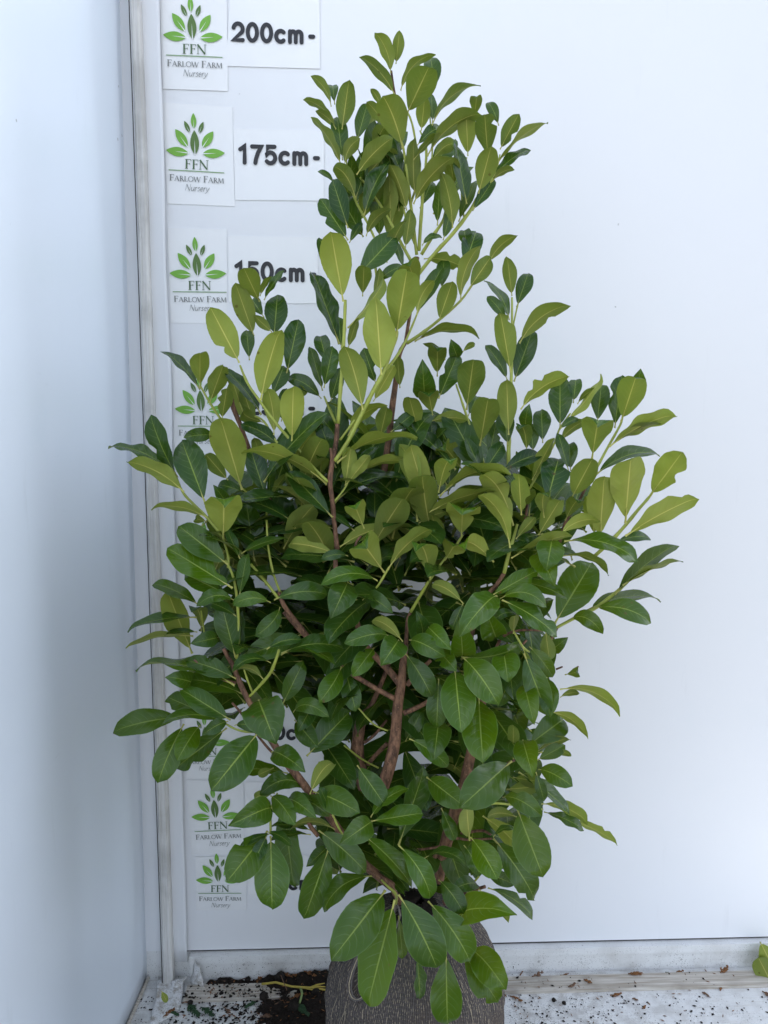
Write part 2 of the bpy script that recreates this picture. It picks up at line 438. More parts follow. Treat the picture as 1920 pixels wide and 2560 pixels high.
# film strip: thin sheet with a free right edge that lifts a little from the wall
fs = MB(); v = []; f = []; n = 60; k = 7
fb0, fb1 = at_y(428, 2440, -.012), at_y(471, 2440, -.012); ft0, ft1 = at_y(345, 0, -.012), at_y(398, 0, -.012)
for i in range(n+1):
    z = .05+(WT-.05)*i/n
    xl = fb0.x+(ft0.x-fb0.x)*(z-fb0.z)/(ft0.z-fb0.z); xr = fb1.x+(ft1.x-fb1.x)*(z-fb1.z)/(ft1.z-fb1.z)
    xr += .004*noise.noise((z*4, 0, 1))
    for q in range(k):
        a = q/(k-1)
        cr = .006*max(0, 1-z/.32)*noise.noise((a*3, z*16, 4))
        v.append(Vector((xl+(xr-xl)*a, -.008-.007*a**2-.002*math.sin(a*3)+cr, z)))
for i in range(n):
    for q in range(k-1): f.append((i*k+q, i*k+q+1, (i+1)*k+q+1, (i+1)*k+q))
fo = mesh_obj('film_strip', v, f, FILM, smooth=True)
so = fo.modifiers.new('solid', 'SOLIDIFY'); so.thickness = .0008
tag(fo, 'white plastic film strip hanging down the wall just right of the corner pole', 'plastic film')

# ------------------------------------------------------------------ signs on the wall: cards, numbers, nursery emblem
def arc(cx, cy, rx, ry, a0, a1, n=14):
    return [(cx+rx*math.cos(R(a0+(a1-a0)*i/n)), cy+ry*math.sin(R(a0+(a1-a0)*i/n))) for i in range(n+1)]
NUM = {   # skeletons of the rounded figures; outer height 1 with a stroke of .2
 '0': ([arc(.35,.5,.235,.4,90,450,28)], .73, True),
 '1': ([[(.14,.74),(.24,.80),(.36,.9),(.36,.1)]], .62, False),
 '2': ([arc(.35,.64,.235,.26,168,-35,14)+[(.12,.11),(.59,.11)]], .73, False),
 '5': ([[(.55,.9),(.21,.9),(.15,.5)]+arc(.34,.36,.24,.26,140,-140,16)], .73, False),
 '7': ([[(.12,.89),(.58,.89),(.42,.6),(.32,.32),(.28,.1)]], .70, False),
 'c': ([arc(.34,.36,.23,.26,48,312,18)], .70, False),
 'm': ([[(.12,.62),(.12,.1)], [(.12,.42)]+arc(.27,.44,.15,.18,180,0,8)+[(.42,.1)], [(.42,.42)]+arc(.57,.44,.15,.18,180,0,8)+[(.72,.1)]], .90, False),
 '-': ([[(.20,.40),(.36,.40)]], .52, False), ' ': ([], .06, False)}
TK, TN = .15, .055
def stem(x): return [([(x,0),(x,1)], TK), ([(x-.15,.025),(x+.17,.025)], .05), ([(x-.15,.975),(x+.05,.975)], .05)]
SER = {
 'F': (stem(.2)+[([(.2,.97),(.66,.97)],TN),([(.2,.53),(.55,.53)],TN),([(.65,.99),(.65,.80)],.05),([(.54,.63),(.54,.43)],.05)], .74),
 'N': ([([(.14,0),(.14,1)],TN),([(.1,1),(.86,.02)],TK),([(.86,0),(.86,1)],TN),([(.02,.025),(.28,.025)],.05),([(.74,.975),(1.0,.975)],.05)], 1.06),
 'A': ([([(.06,0),(.42,1)],TN),([(.40,1),(.78,0)],TK),([(.18,.36),(.62,.36)],TN),([(-.04,.025),(.18,.025)],.05),([(.66,.025),(.92,.025)],.05)], .88),
 'R': (stem(.2)+[([(.2,.97),(.42,.97),(.56,.88),(.58,.74),(.52,.59),(.40,.52),(.2,.52)],.08),([(.40,.5),(.78,.0)],TK)], .80),
 'L': (stem(.2)+[([(.2,.03),(.62,.03)],TN),([(.62,.02),(.66,.22)],.05)], .70),
 'O': ([(arc(.5,.5,.42,.48,90,450,24),.10)], 1.02),
 'W': ([([(.04,1),(.36,0)],TK),([(.36,0),(.62,1)],TN),([(.58,1),(.88,0)],TK),([(.88,0),(1.18,1)],TN),([(-.06,.975),(.16,.975)],.05),([(1.06,.975),(1.26,.975)],.05)], 1.24),
 'M': ([([(.10,0),(.20,1)],TN),([(.18,1),(.54,.08)],TK),([(.54,.08),(.90,1)],TN),([(.90,1),(.98,0)],TK),([(0,.025),(.22,.025)],.05),([(.86,.025),(1.1,.025)],.05)], 1.12),
 ' ': ([], .42)}
IT = .07
ITA = {
 'N': ([([(.05,0),(.05,1)],.05),([(.05,1),(.62,0)],.10),([(.62,0),(.62,1)],.05)], .80),
 'u': ([([(.05,.62),(.05,.16),(.12,.02),(.24,.03),(.40,.25)],IT),([(.40,.62),(.40,.06),(.47,.02)],IT)], .52),
 'r': ([([(.08,.62),(.08,0)],IT),([(.08,.38),(.18,.56),(.32,.60)],IT)], .38),
 's': ([([(.33,.53),(.22,.61),(.10,.55),(.10,.42),(.27,.28),(.30,.13),(.18,.01),(.03,.07)],IT)], .40),
 'e': ([([(.08,.30),(.36,.36),(.34,.54),(.22,.61),(.09,.48),(.06,.24),(.16,.02),(.36,.10)],IT)], .45),
 'y': ([([(.05,.62),(.12,.2),(.24,.04)],IT),([(.44,.62),(.26,.08),(.10,-.22),(-.04,-.26)],IT)], .48)}

class Flat:                                        # flat print on a card: x right, y up in the card's own frame
    def __init__(s): s.mb = MB(); s.k = 0
    def place(s, fr, pts, faces, m=0, lift=0.0):
        o, ex, ey = fr
        s.k += 1
        zz = -(.0007 + lift + s.k*.000004)
        s.mb.add([o+ex*x+ey*y+Vector((0, zz, 0)) for x, y in pts], faces, m)
    def stroke(s, fr, pts, w, m=0, closed=False, caps=True):
        n = len(pts); L_, R_ = [], []
        if closed: pts = pts[:-1]; n -= 1
        for i, (x, y) in enumerate(pts):
            a = pts[(i-1) % n] if (closed or i) else pts[i]
            b = pts[(i+1) % n] if (closed or i < n-1) else pts[i]
            d1 = (x-a[0], y-a[1]); d2 = (b[0]-x, b[1]-y)
            def nz(d):
                l = math.hypot(*d); return (d[0]/l, d[1]/l) if l > 1e-9 else None
            u1, u2 = nz(d1), nz(d2)
            u1 = u1 or u2; u2 = u2 or u1
            t = (u1[0]+u2[0], u1[1]+u2[1]); l = math.hypot(*t) or 1; t = (t[0]/l, t[1]/l)
            cs = max(.55, t[0]*u1[0]+t[1]*u1[1]); h = w/2/cs
            L_.append((x-t[1]*h, y+t[0]*h)); R_.append((x+t[1]*h, y-t[0]*h))
        v = L_+R_
        f = [(i, n+i, n+(i+1) % n, (i+1) % n) for i in range(n if closed else n-1)]
        s.place(fr, v, f, m)
        if caps and not closed:
            for (x, y) in (pts[0], pts[-1]):
                cc = [(x+w/2*math.cos(2*math.pi*q/14), y+w/2*math.sin(2*math.pi*q/14)) for q in range(14)]
                s.place(fr, cc, [tuple(range(14))], m)
def frame2(p0, p1):
    ex = (p1-p0); ex.y = 0
    return ex
YS = -.0016                                        # front of the cards
def card_mesh(name, quad, parent, ox):
    c = [at_y(u, v_, YS) for u, v_ in quad]
    mb = MB(); n = 6; v = []; f = []
    cen = sum(c, Vector())/4
    for j in range(n+1):
        for i in range(n+1):
            a, b = i/n, j/n
            q = (c[0]*(1-a)+c[1]*a)*(1-b)+(c[3]*(1-a)+c[2]*a)*b
            e = max(abs(a-.5), abs(b-.5))*2
            q = q+Vector((0, -.0007*max(0, e-.6)*(1+noise.noise((a*3+cen.z*9, b*3, 1))), 0))
            v.append(q-ox)
    for j in range(n):
        for i in range(n): f.append((j*(n+1)+i, (j+1)*(n+1)+i, (j+1)*(n+1)+i+1, j*(n+1)+i+1))
    m_ = len(v); v += [p+Vector((0, .0006, 0)) for p in v]
    f += [tuple(m_+q for q in reversed(ff)) for ff in f[:n*n]]
    w = n+1
    rim = [i for i in range(w)] + [j*w+n for j in range(1, w)] + [n*w+i for i in range(n-1, -1, -1)] + [j*w for j in range(n-1, 0, -1)]
    for a, b in zip(rim, rim[1:]+rim[:1]): f.append((a, b, b+m_, a+m_))
    return mesh_obj(name, v, f, CARD, parent)
def number_sign(text, quad, b0, b1, label):
    P0, P1 = at_y(*b0, YS), at_y(*b1, YS)
    t = thing('number_sign', label, 'sign', P0, 'number signs up the height scale')
    card_mesh('card', quad, t, P0)
    adv = sum(NUM[ch][1] for ch in text)-.13
    ex = (P1-P0)/adv; ey = Vector((-ex.z, 0, ex.x))
    fl = Flat(); x = 0
    for ch in text:
        st, a, cl = NUM[ch]
        for pts in st: fl.stroke((ex*(x-.03)+Vector((0, -.0012, 0)), ex, ey), pts, .205, 0, cl)
        x += a
    fl.mb.build('lettering', INK, t)
PET = [((326,150),(323,3),55,0),((283,190),(232,78),44,1),((376,195),(421,85),44,1),((258,325),(140,158),86,0),
       ((405,330),(517,175),86,0),((330,400),(328,165),88,1),((265,386),(42,358),90,0),((405,390),(627,380),90,0)]
def serif(fl, fr, text, x0, y0, capw, m=0, small=None):
    o, ex, ey = fr; x = x0; first = True
    for ch in text:
        st, a = SER[ch]
        h = capw if (small is None or first) else capw*small
        first = ch == ' '
        for pts, w in st:
            fl.stroke(fr, [(x+px*h*.92, y0+py*h) for px, py in pts], w*h, m, ch == 'O', False)
        x += a*h*.92
    return x
def width(text, cap, small=None):
    x = 0; first = True
    for ch in text:
        x += SER[ch][1]*(cap if (small is None or first) else cap*small)*.92; first = ch == ' '
    return x
def logo_sign(quad, l0, l1, label):
    P0, P1 = at_y(*l0, YS), at_y(*l1, YS)
    t = thing('logo_sign', label, 'sign', P0, 'nursery logo cards up the height scale')
    card_mesh('card', quad, t, P0)
    ex = (P1-P0); ey = Vector((-ex.z, 0, ex.x)); fr = (Vector((0, -.0012, 0)), ex, ey)
    W = 556.0; rot = -math.atan2(24, 556)
    def cv(p):
        x, y = (p[0]-62)/W, (547-p[1])/W
        return (x*math.cos(-rot)-y*math.sin(-rot), x*math.sin(-rot)+y*math.cos(-rot))
    em = Flat()
    for b, tp, w, mi in PET:
        (bx, by), (tx, ty) = cv(b), cv(tp); w = w/W
        L_ = math.hypot(tx-bx, ty-by); ux, uy = (tx-bx)/L_, (ty-by)/L_
        n = 16; out = []
        for sgn in (1, -1):
            rng = range(n+1) if sgn == 1 else range(n-1, 0, -1)
            for i in rng:
                s_ = i/n; h = w/2*math.sin(math.pi*s_**.92)**.85*sgn
                out.append((bx+ux*L_*s_-uy*h, by+uy*L_*s_+ux*h))
        em.place(fr, out, [tuple(range(len(out)))], mi)
        q = w*.055                                   # white midrib left open in the print
        em.place(fr, [(bx-ux*.004-uy*q, by-uy*.004+ux*q), (bx-ux*.004+uy*q, by-uy*.004-ux*q), (bx+ux*L_*.62, by+uy*L_*.62)], [(0, 1, 2)], 2, .0001)
    em.mb.build('leaf_emblem', [PETAL_L, PETAL_D, CARD], t)
    le = Flat()
    def line(x0, y0, x1):                               # a baseline from x0 to x1: the frame stretched to fit
        return x0, y0, x1
    def fit(text, x0, x1, y0, cap, m, small=None):
        wd = width(text, 1.0, small); kx = (x1-x0)/wd
        o, ex_, ey_ = fr
        serif(le, (o+ex_*x0+ey_*y0, ex_*kx, ey_*cap), text, 0, 0, 1.0, m, small)
    fit('FFN', .285, .725, .036, .165, 0)
    le.stroke(fr, [(0, 0), (.5, .001), (1, 0)], .014, 1, False, False)
    fit('FARLOW FARM', .012, 1.0, -.185, .112, 2, .80)
    tot = sum(ITA[ch][1] for ch in 'Nursery'); kx = .43/tot; x = .30
    for ch in 'Nursery':
        st, a = ITA[ch]
        for pts, w in st: le.stroke(fr, [(x+px*kx+py*.025, -.345+py*.115) for px, py in pts], w*.115, 2, False, False)
        x += a*kx
    le.mb.build('lettering', [GREENINK, LINEINK, GREYINK], t)
f_ = lambda *q: [(a/.864, b/.864) for a, b in q]
logo_sign([(399,-14),(567,-12),(570,228),(407,222)], (415.7,138.5), (556.5,144.6), 'logo card with leaf emblem beside the 200cm sign, topmost of the column')
logo_sign([(405,256),(581,268),(587,516),(419,509)], (422,425), (561,433), 'logo card with leaf emblem beside the 175cm sign')
logo_sign([(419,570),(567,574),(568,809),(427,808)], (432.5,729.7), (566.7,731), 'logo card with leaf emblem beside the half hidden 150cm sign')
logo_sign([(429,912),(572,916),(575,1150),(436,1146)], (445,1065), (572,1066), 'logo card with emblem and name half covered by laurel leaves')
logo_sign([(445,1275),(590,1278),(594,1500),(455,1497)], (458,1425), (582,1425), 'logo card almost wholly hidden behind the left laurel leaves')
logo_sign([(460,1725),(600,1727),(603,1948),(466,1946)], (464,1890), (574,1890), 'logo card behind low laurel leaves, only its blank lower strip in sight')
logo_sign([(466,1950),(609,1952),(612,2136),(478,2136)], (486.8,2078), (603,2073), 'lower logo card with a leaf crossing its letters FFN')
logo_sign([(489,2142),(616,2140),(617,2275),(490,2276)], (496,2232.7), (603.7,2232), 'lowest logo card, nearest to the soil')
number_sign('200cm -', [(575,-14),(799,-14),(800.5,172),(566,165)], (580,106), (786,113.5), 'number sign reading 200cm')
number_sign('175cm -', [(583,322),(810,327),(810,502),(588,500)], (595.6,412), (798,417), 'number sign reading 175cm')
number_sign('150cm -', [(570,590),(794,593),(797,759),(572,757)], (586,703), (789,707), 'number sign reading 150cm, its first figures behind a leaf')
number_sign('125cm -', [(577,925),(794,928),(797,1092),(580,1090)], (588,1038), (786,1041), 'number sign reading 125cm, nearly all behind the laurel')
number_sign('50cm -', [(606,1735),(806,1737),(808,1905),(608,1903)], (656,1849), (800,1851), 'number sign reading 50cm behind the lower left branch')
number_sign('25cm -', [(611,1955),(800,1957),(802,2085),(613,2083)], (651,2032), (786,2034), 'number sign reading 25cm behind the drooping lower leaves')
number_sign('0cm -', [(619,2136),(802,2138),(804,2238),(620,2237)], (692,2224), (802,2226), 'number sign reading 0cm, lowest of the numbers')

# ------------------------------------------------------------------ soil and litter on the floor
def lump(c, r, seed, flat=.75, sub=2):
    import bmesh
    bm = bmesh.new(); bmesh.ops.create_icosphere(bm, subdivisions=sub, radius=1)
    v = []
    for q in bm.verts:
        k = r*(1+.35*noise.noise(q.co*1.7+Vector((seed*7.1, 0, 0)))+.18*noise.noise(q.co*4+Vector((0, seed*3.3, 0))))
        v.append(Vector(c)+Vector((q.co.x*k, q.co.y*k, q.co.z*k*flat)))
    f = [tuple(x.index for x in fc.verts) for fc in bm.faces]; bm.free()
    return v, f
# the spilled heap to the left of the root ball: a mound with a broken, crumbly skin
hc = at_z(745, 2465); hx0, hx1 = at_z(470, 2440).x, at_z(880, 2440).x
v = []; f = []; nx, ny = 110, 70
X0, X1, Y0, Y1 = hx0, at_z(900, 2500).x+.08, -.30, -.016
def heap_h(x, y):
    a = (x-X0)/(X1-X0); b = (y-Y0)/(Y1-Y0)
    h = .032*max(0, a-.06)**.5*math.exp(-((b-.95)/.13)**2) + .030*math.exp(-((a-.74)/.25)**2-((b-.50)/.36)**2)
    n1 = noise.noise((x*14, y*14, 2)); n2 = noise.noise((x*55, y*55, 5)); n3 = noise.noise((x*150, y*150, 9))
    h = h*(1+.6*n1) - .0045 + .0045*n1 + .0055*n2 + .0032*n3
    e = min(a/.05, (1-a)/.03, b/.08, 1)
    return h if e > 0 and e >= 1 else (h*e - .004*(1-max(e, 0)))
for j in range(ny+1):
    for i in range(nx+1):
        x = X0+(X1-X0)*i/nx; y = Y0+(Y1-Y0)*j/ny
        v.append(Vector((x, y, heap_h(x, y))))
for j in range(ny):
    for i in range(nx):
        q = (j*(nx+1)+i, j*(nx+1)+i+1, (j+1)*(nx+1)+i+1, (j+1)*(nx+1)+i)
        if max(v[k].z for k in q) > -.002: f.append(q)
stuff(mesh_obj('spilled_soil', v, f, SOIL), 'black potting soil spilled along the foot of the back wall')
# crumbs strewn over the floor
rs = random.Random(11); mb = MB(); BALLX = at_y(1037, 2480, -.40).x
def crumb(x, y, z, r):
    pts = [Vector((rs.uniform(-1, 1), rs.uniform(-1, 1), rs.uniform(-.6, .6))).normalized()*r*rs.uniform(.7, 1.25) for _ in range(6)]
    base = [Vector((1,0,0)), Vector((-1,0,0)), Vector((0,1,0)), Vector((0,-1,0)), Vector((0,0,1)), Vector((0,0,-1))]
    st = rs.uniform(.6, 1.9); an = rs.uniform(0, 6.28)
    vv = []
    for b_ in base:
        q = b_*r*rs.uniform(.65, 1.3); q.x *= st
        vv.append(Vector((x+q.x*math.cos(an)-q.y*math.sin(an), y+q.x*math.sin(an)+q.y*math.cos(an), max(z+.0002, z+r*.5+q.z*.7))))
    mb.add(vv, [(0,2,4),(2,1,4),(1,3,4),(3,0,4),(2,0,5),(1,2,5),(3,1,5),(0,3,5)])
for _ in range(3600):
    u = rs.uniform(330, 1920); vv_ = rs.uniform(2436, 2585)
    dens = .75 if u > 1200 else .6
    dens *= math.exp(-max(0, u-1350)/420) if u > 1200 else 1
    if vv_ < 2488: dens *= .25
    if noise.noise((u/60, vv_/40, 3)) < -.15: dens *= .25
    if rs.random() > dens: continue
    p = at_z(u, vv_)
    z = .009 if ya < p.y < yb and p.x > xb0 else 0.0
    if X0 < p.x < X1 and Y0 < p.y < Y1: z = max(0, heap_h(p.x, p.y))
    crumb(p.x, p.y, z, rs.choice((.0007, .0009, .0011, .0014, .0018, .0026)))
hcx, hcy = (X0*.3+X1*.7), -.10                      # thick scatter round the heap, thinning outwards
for _ in range(3800):
    x = rs.gauss(hcx-.05, .17); y = rs.gauss(hcy-.02, .085)
    if y > -.018 or x < XC+.05 or math.hypot(x-BALLX, y+.40) < .15: continue
    z = .009 if ya < y < yb and x > xb0 else 0.0
    if X0 < x < X1 and Y0 < y < Y1: z = max(z, heap_h(x, y))
    crumb(x, y, z, rs.choice((.0009, .0012, .0016, .0021, .0028, .0036)))
for _ in range(420):                                # stuck to the rail
    u = rs.uniform(480, 1300); p = at_y(u, rs.uniform(2395, 2440), -.012)
    if p.z < 0 or rs.random() > .6 or 1000 < u < 1240: continue
    crumb(p.x, -.0125, p.z, rs.choice((.0006, .0009, .0012)))
stuff(mb.build('soil_crumbs', CLOD), 'small black soil crumbs strewn over the white floor')
fl_ = MB()                                           # flakes of dry foliage in the dirt
for _ in range(420):
    if rs.random() < .7: x, y = rs.gauss(hcx-.08, .16), rs.gauss(-.075, .06)
    else: x, y = rs.uniform(.15, 1.0), rs.gauss(-.10, .06)
    if y > -.02 or x < XC+.06 or math.hypot(x-BALLX, y+.40) < .16: continue
    z = .0095 if ya < y < yb and x > xb0 else 0.0005
    if X0 < x < X1 and Y0 < y < Y1: z = max(z, heap_h(x, y)+.0008)
    an = rs.uniform(0, 6.28); l_ = rs.uniform(.002, .006); w2 = l_*rs.uniform(.15, .4); e1 = Vector((math.cos(an), math.sin(an), rs.uniform(-.1, .4)))*l_; e2 = Vector((-math.sin(an), math.cos(an), rs.uniform(-.4, .4)))*w2
    c0 = Vector((x, y, z+.0012))
    fl_.add([c0-e1, c0+e2, c0+e1, c0-e2, c0+Vector((0, 0, .0008))], [(0, 3, 4), (3, 2, 4), (2, 1, 4), (1, 0, 4)], 0 if rs.random() < .7 else 1)
stuff(fl_.build('dry_flakes', [DEADLEAF, DRYTWIG]), 'tiny brown flakes of dry foliage among the dirt')
def zfloor(p):
    if X0 < p.x < X1 and Y0 < p.y < Y1: return max(0, heap_h(p.x, p.y))
    return .009 if ya < p.y < yb and p.x > xb0 else 0.0
for u, v_, r, lab in [(554,2492,.0075,'round black soil clod on the bare floor left of the yellow twig'),
                      (524,2494,.0045,'small black soil clod on the smeared floor nearest the corner'),
                      (476,2510,.0065,'dark soil clod beside the green sprig in the left corner'),
                      (660,2500,.011,'large crumbly clod under the left end of the yellow twig'),
                      (700,2462,.012,'big crumbly clod in the middle of the spilled soil'),(790,2500,.010,'clod in the soil tucked under the left side of the root ball'),
                      (735,2540,.012,'clod at the bottom edge of the soil patch'),(620,2455,.007,'clod at the thin left end of the soil along the rail'),
                      (550,2452,.0065,'soil clod against the foot of the white rail'),
                      (1384,2502,.0050,'left one of two soil clods on the floor right of the root ball'),
                      (1410,2510,.0048,'right one of two soil clods on the floor right of the root ball')]:
    p = at_z(u, v_); z = zfloor(p)
    vv, ff = lump((0, 0, r*.55), r, u*.13)
    tag(mesh_obj('soil_clod', vv, ff, CLOD, None, None, False, None, (p.x, p.y, z)), lab, 'soil clod', 'soil clods on the floor')
# conifer sprigs: a curved axis with flat forked side shoots of scale leaves
def sprig(u, v_, length, ang, m, label, grp, name, seed, curl=.5, n=9, zoff=.002, dens=1.0):
    rr = random.Random(seed); p = at_z(u, v_); z = zfloor(p)+zoff
    mb = MB(); pts = []; a = ang; q = Vector((0, 0, 0))
    for i in range(n+1):
        pts.append(q.copy()); a += rr.uniform(-.12, .12)+curl/n
        q = q+Vector((math.cos(a), math.sin(a), rr.uniform(-.10, .22)))*(length/n); q.z = max(0, q.z)
    mb.tube(pts, [.0013*(1-.6*i/n) for i in range(n+1)], 5)
    for i in range(1, n):
        for sg in (1, -1):
            if rr.random() > .92*dens: continue
            d = (pts[i+1]-pts[i]).normalized(); aa = math.atan2(d.y, d.x)+sg*rr.uniform(.55, .95)
            ln = length*.34*(1-.6*i/n)*rr.uniform(.6, 1.25); b = pts[i].copy(); sub = [b.copy()]
            for k in range(3):
                b = b+Vector((math.cos(aa), math.sin(aa), rr.uniform(-.15, .35)))*(ln/3); b.z = max(0, b.z); aa -= sg*.18; sub.append(b.copy())
            mb.tube(sub, [.0012, .0017, .0015, .0004], 5)
            if ln > length*.14:
                for sg2 in (1, -1):
                    c0 = sub[1]; a2 = aa+sg2*.75; e = c0+Vector((math.cos(a2), math.sin(a2), rr.uniform(0, .3)))*ln*.42
                    mb.tube([c0, (c0+e)/2, e], [.0008, .0013, .0003], 5)
    o = mb.build(name, m, None, True)
    o.location = (p.x, p.y, z)
    return tag(o, label, 'sprig', grp)
GS, BS = 'green conifer sprigs fallen on the floor', 'dry brown conifer scraps on the floor'
sprig(470, 2512, .052, -.95, SPRIG, 'long green conifer sprig lying in the left corner', GS, 'conifer_sprig', 1, .2)
sprig(502, 2520, .045, -.75, SPRIG, 'green conifer sprig right beside the longest one in the corner', GS, 'conifer_sprig', 2, -.2)
sprig(640, 2508, .028, 3.6, SPRIG, 'small green sprig at the edge of the spilled soil', GS, 'conifer_sprig', 3)
sprig(745, 2530, .045, -1.0, SPRIG, 'green sprig on the soil below the yellow twig', GS, 'conifer_sprig', 4, .3)
sprig(725, 2440, .022, 2.4, SPRIG, 'tiny green sprig on the soil heap near the rail', GS, 'conifer_sprig', 5)
sprig(1664, 2432, .022, -1.2, SPRIG, 'green sprig leaning on the batten right of the plant', GS, 'conifer_sprig', 6)
sprig(425, 2530, .025, -.6, SPRIG, 'short green sprig at the foot of the torn corner film', GS, 'conifer_sprig', 7)
bl = [(455,2510,.04,.25,'rust brown scrap in the left corner'),(408,2545,.03,1.2,'brown scrap nearest the side wall'),(640,2470,.045,.9,'long rust brown scrap beside the yellow twig\'s left end'),
      (560,2520,.035,-.6,'branching brown scrap on the bare white floor at left'),(700,2455,.04,.3,'brown scrap lying on top of the soil heap'),(760,2450,.035,-.4,'brown scrap on the soil heap close to the root ball'),
      (600,2452,.03,.2,'brown scrap where the soil thins out along the rail'),(730,2510,.035,.7,'brown scrap on the soil under the yellow twig'),(790,2480,.03,-.8,'brown scrap tucked against the left of the root ball'),
      (650,2545,.04,.3,'brown scrap at the bottom edge left of the root ball'),(720,2548,.03,.1,'brown scrap on soil at the bottom edge'),
      (1300,2440,.04,1.0,'tangle of brown scraps just right of the root ball'),(1330,2452,.035,.2,'brown scrap on the batten right of the root ball'),(1275,2492,.03,-.6,'brown scrap on the floor right below the batten'),
      (1400,2440,.045,-.2,'long brown scrap with a bare curved stem on the rail foot'),(1420,2478,.022,.1,'little brown scrap on the edge of the batten'),(1570,2445,.035,-.1,'dark brown forked scrap midway along the right batten'),
      (1525,2490,.03,.1,'orange brown feathery scrap on the right floor'),(1580,2498,.014,-.3,'tiny orange scrap on the right floor'),(1605,2523,.014,.3,'lone tawny scrap lowest on the right floor'),
      (1690,2432,.02,-.2,'small brown scrap behind the batten at right'),(1755,2482,.018,-.7,'orange brown scrap below the batten at right'),(1800,2478,.018,.5,'brown scrap below the batten near the right edge'),
      (1800,2442,.035,.3,'brown scrap lying across the right end of the batten'),(1905,2480,.04,-.9,'brown scrap beneath the fallen laurel leaves at the right edge'),(1480,2468,.02,2.6,'brown scrap hooked over the batten front')]
for i, (u, v_, ln, an, lab) in enumerate(bl):
    sprig(u, v_, ln, an, DEADLEAF if i % 3 else DRYTWIG, lab, BS, 'dry_scrap', 40+i, random.Random(i).uniform(-.9, .9), 7, .002, .75)
# twigs
def twig(pxs, r, m, label, name='twig', zz=.004, forks=()):
    pts = [at_z(u, v_) for u, v_ in pxs]
    pts = [Vector((p.x, p.y, zfloor(p)+zz+e)) for p, e in zip(pts, [.004*math.sin(i*1.3)+.004 for i in range(len(pts))])]
    o0 = pts[0].copy(); mb = MB()
    mb.tube([p-o0 for p in pts], [r*(1-.35*i/len(pts)) for i in range(len(pts))], 7)
    for i, (u, v_) in forks:
        e = at_z(u, v_); e.z = pts[i].z+.002
        mid = (pts[i]+e)/2+Vector((0, 0, .002))
        mb.tube([pts[i]-o0, mid-o0, e-o0], [r*.7, r*.6, r*.4], 6)
    o = mb.build(name, m, None, True); o.location = o0
    return tag(o, label, 'twig')
twig([(655,2474),(690,2480),(730,2487),(775,2492),(815,2500)], .0026, TWIGM, 'forked yellow twig lying across the black soil', 'twig', .006, [(3,(812,2483)),(3,(814,2492)),(2,(800,2502))])
twig([(738,2430),(770,2436),(805,2440)], .0014, DRYTWIG, 'thin brown twig on the soil close to the rail')
twig([(700,2458),(708,2480),(718,2500)], .0010, DRYTWIG, 'thin dry stalk standing up across the yellow twig', 'twig', .010)
twig([(752,2492),(756,2515),(750,2538)], .0028, flat_mat('pale_green_stalk', (.22, .30, .10), .6, .3, 90, .2), 'pale green stalk below the yellow twig')
twig([(833,2470),(838,2440),(832,2415)], .0010, DRYTWIG, 'wisp of straw beside the left rim of the root ball', 'twig', .02)
# torn film in the corner
def flap(name, pts, label, m, nu=8):
    P = [Vector(p) for p in pts]; v = []; f = []
    for j in range(nu+1):
        for i in range(nu+1):
            a, b = i/nu, j/nu
            q = (P[0]*(1-a)+P[1]*a)*(1-b)+(P[3]*(1-a)+P[2]*a)*b
            q = q+Vector((.006*noise.noise((a*3, b*3, P[0].x*50)), -.010*math.sin(a*3.1)*math.sin(b*2.6)+.006*noise.noise((a*4, b*4, 2)), .004*noise.noise((a*3, b*5, 8))))
            q.z = max(q.z, .0015); v.append(q-P[0])
    for j in range(nu):
        for i in range(nu): f.append((j*(nu+1)+i, j*(nu+1)+i+1, (j+1)*(nu+1)+i+1, (j+1)*(nu+1)+i))
    o = mesh_obj(name, v, f, m, smooth=True); o.location = P[0]
    s = o.modifiers.new('solid', 'SOLIDIFY'); s.thickness = .0008
    return tag(o, label, 'plastic scrap')
flap('torn_film', [at_y(432,2452,-.03), at_y(468,2440,-.02), at_z(450,2480), at_z(418,2482)], 'torn white film flap crumpled at the foot of the corner pole', GRIME)
flap('torn_film', [at_y(486,2395,-.02), at_y(500,2420,-.035), at_z(512,2478), at_z(478,2455)], 'curled white film flap hanging from the left end of the rail', GRIME)
flap('torn_film', [at_z(396,2452)+Vector((0,0,.012)), at_z(462,2462)+Vector((0,0,.01)), at_z(446,2530), at_z(372,2570)], 'sheet of dirty white film lying on the floor at the foot of the side wall', GRIME)
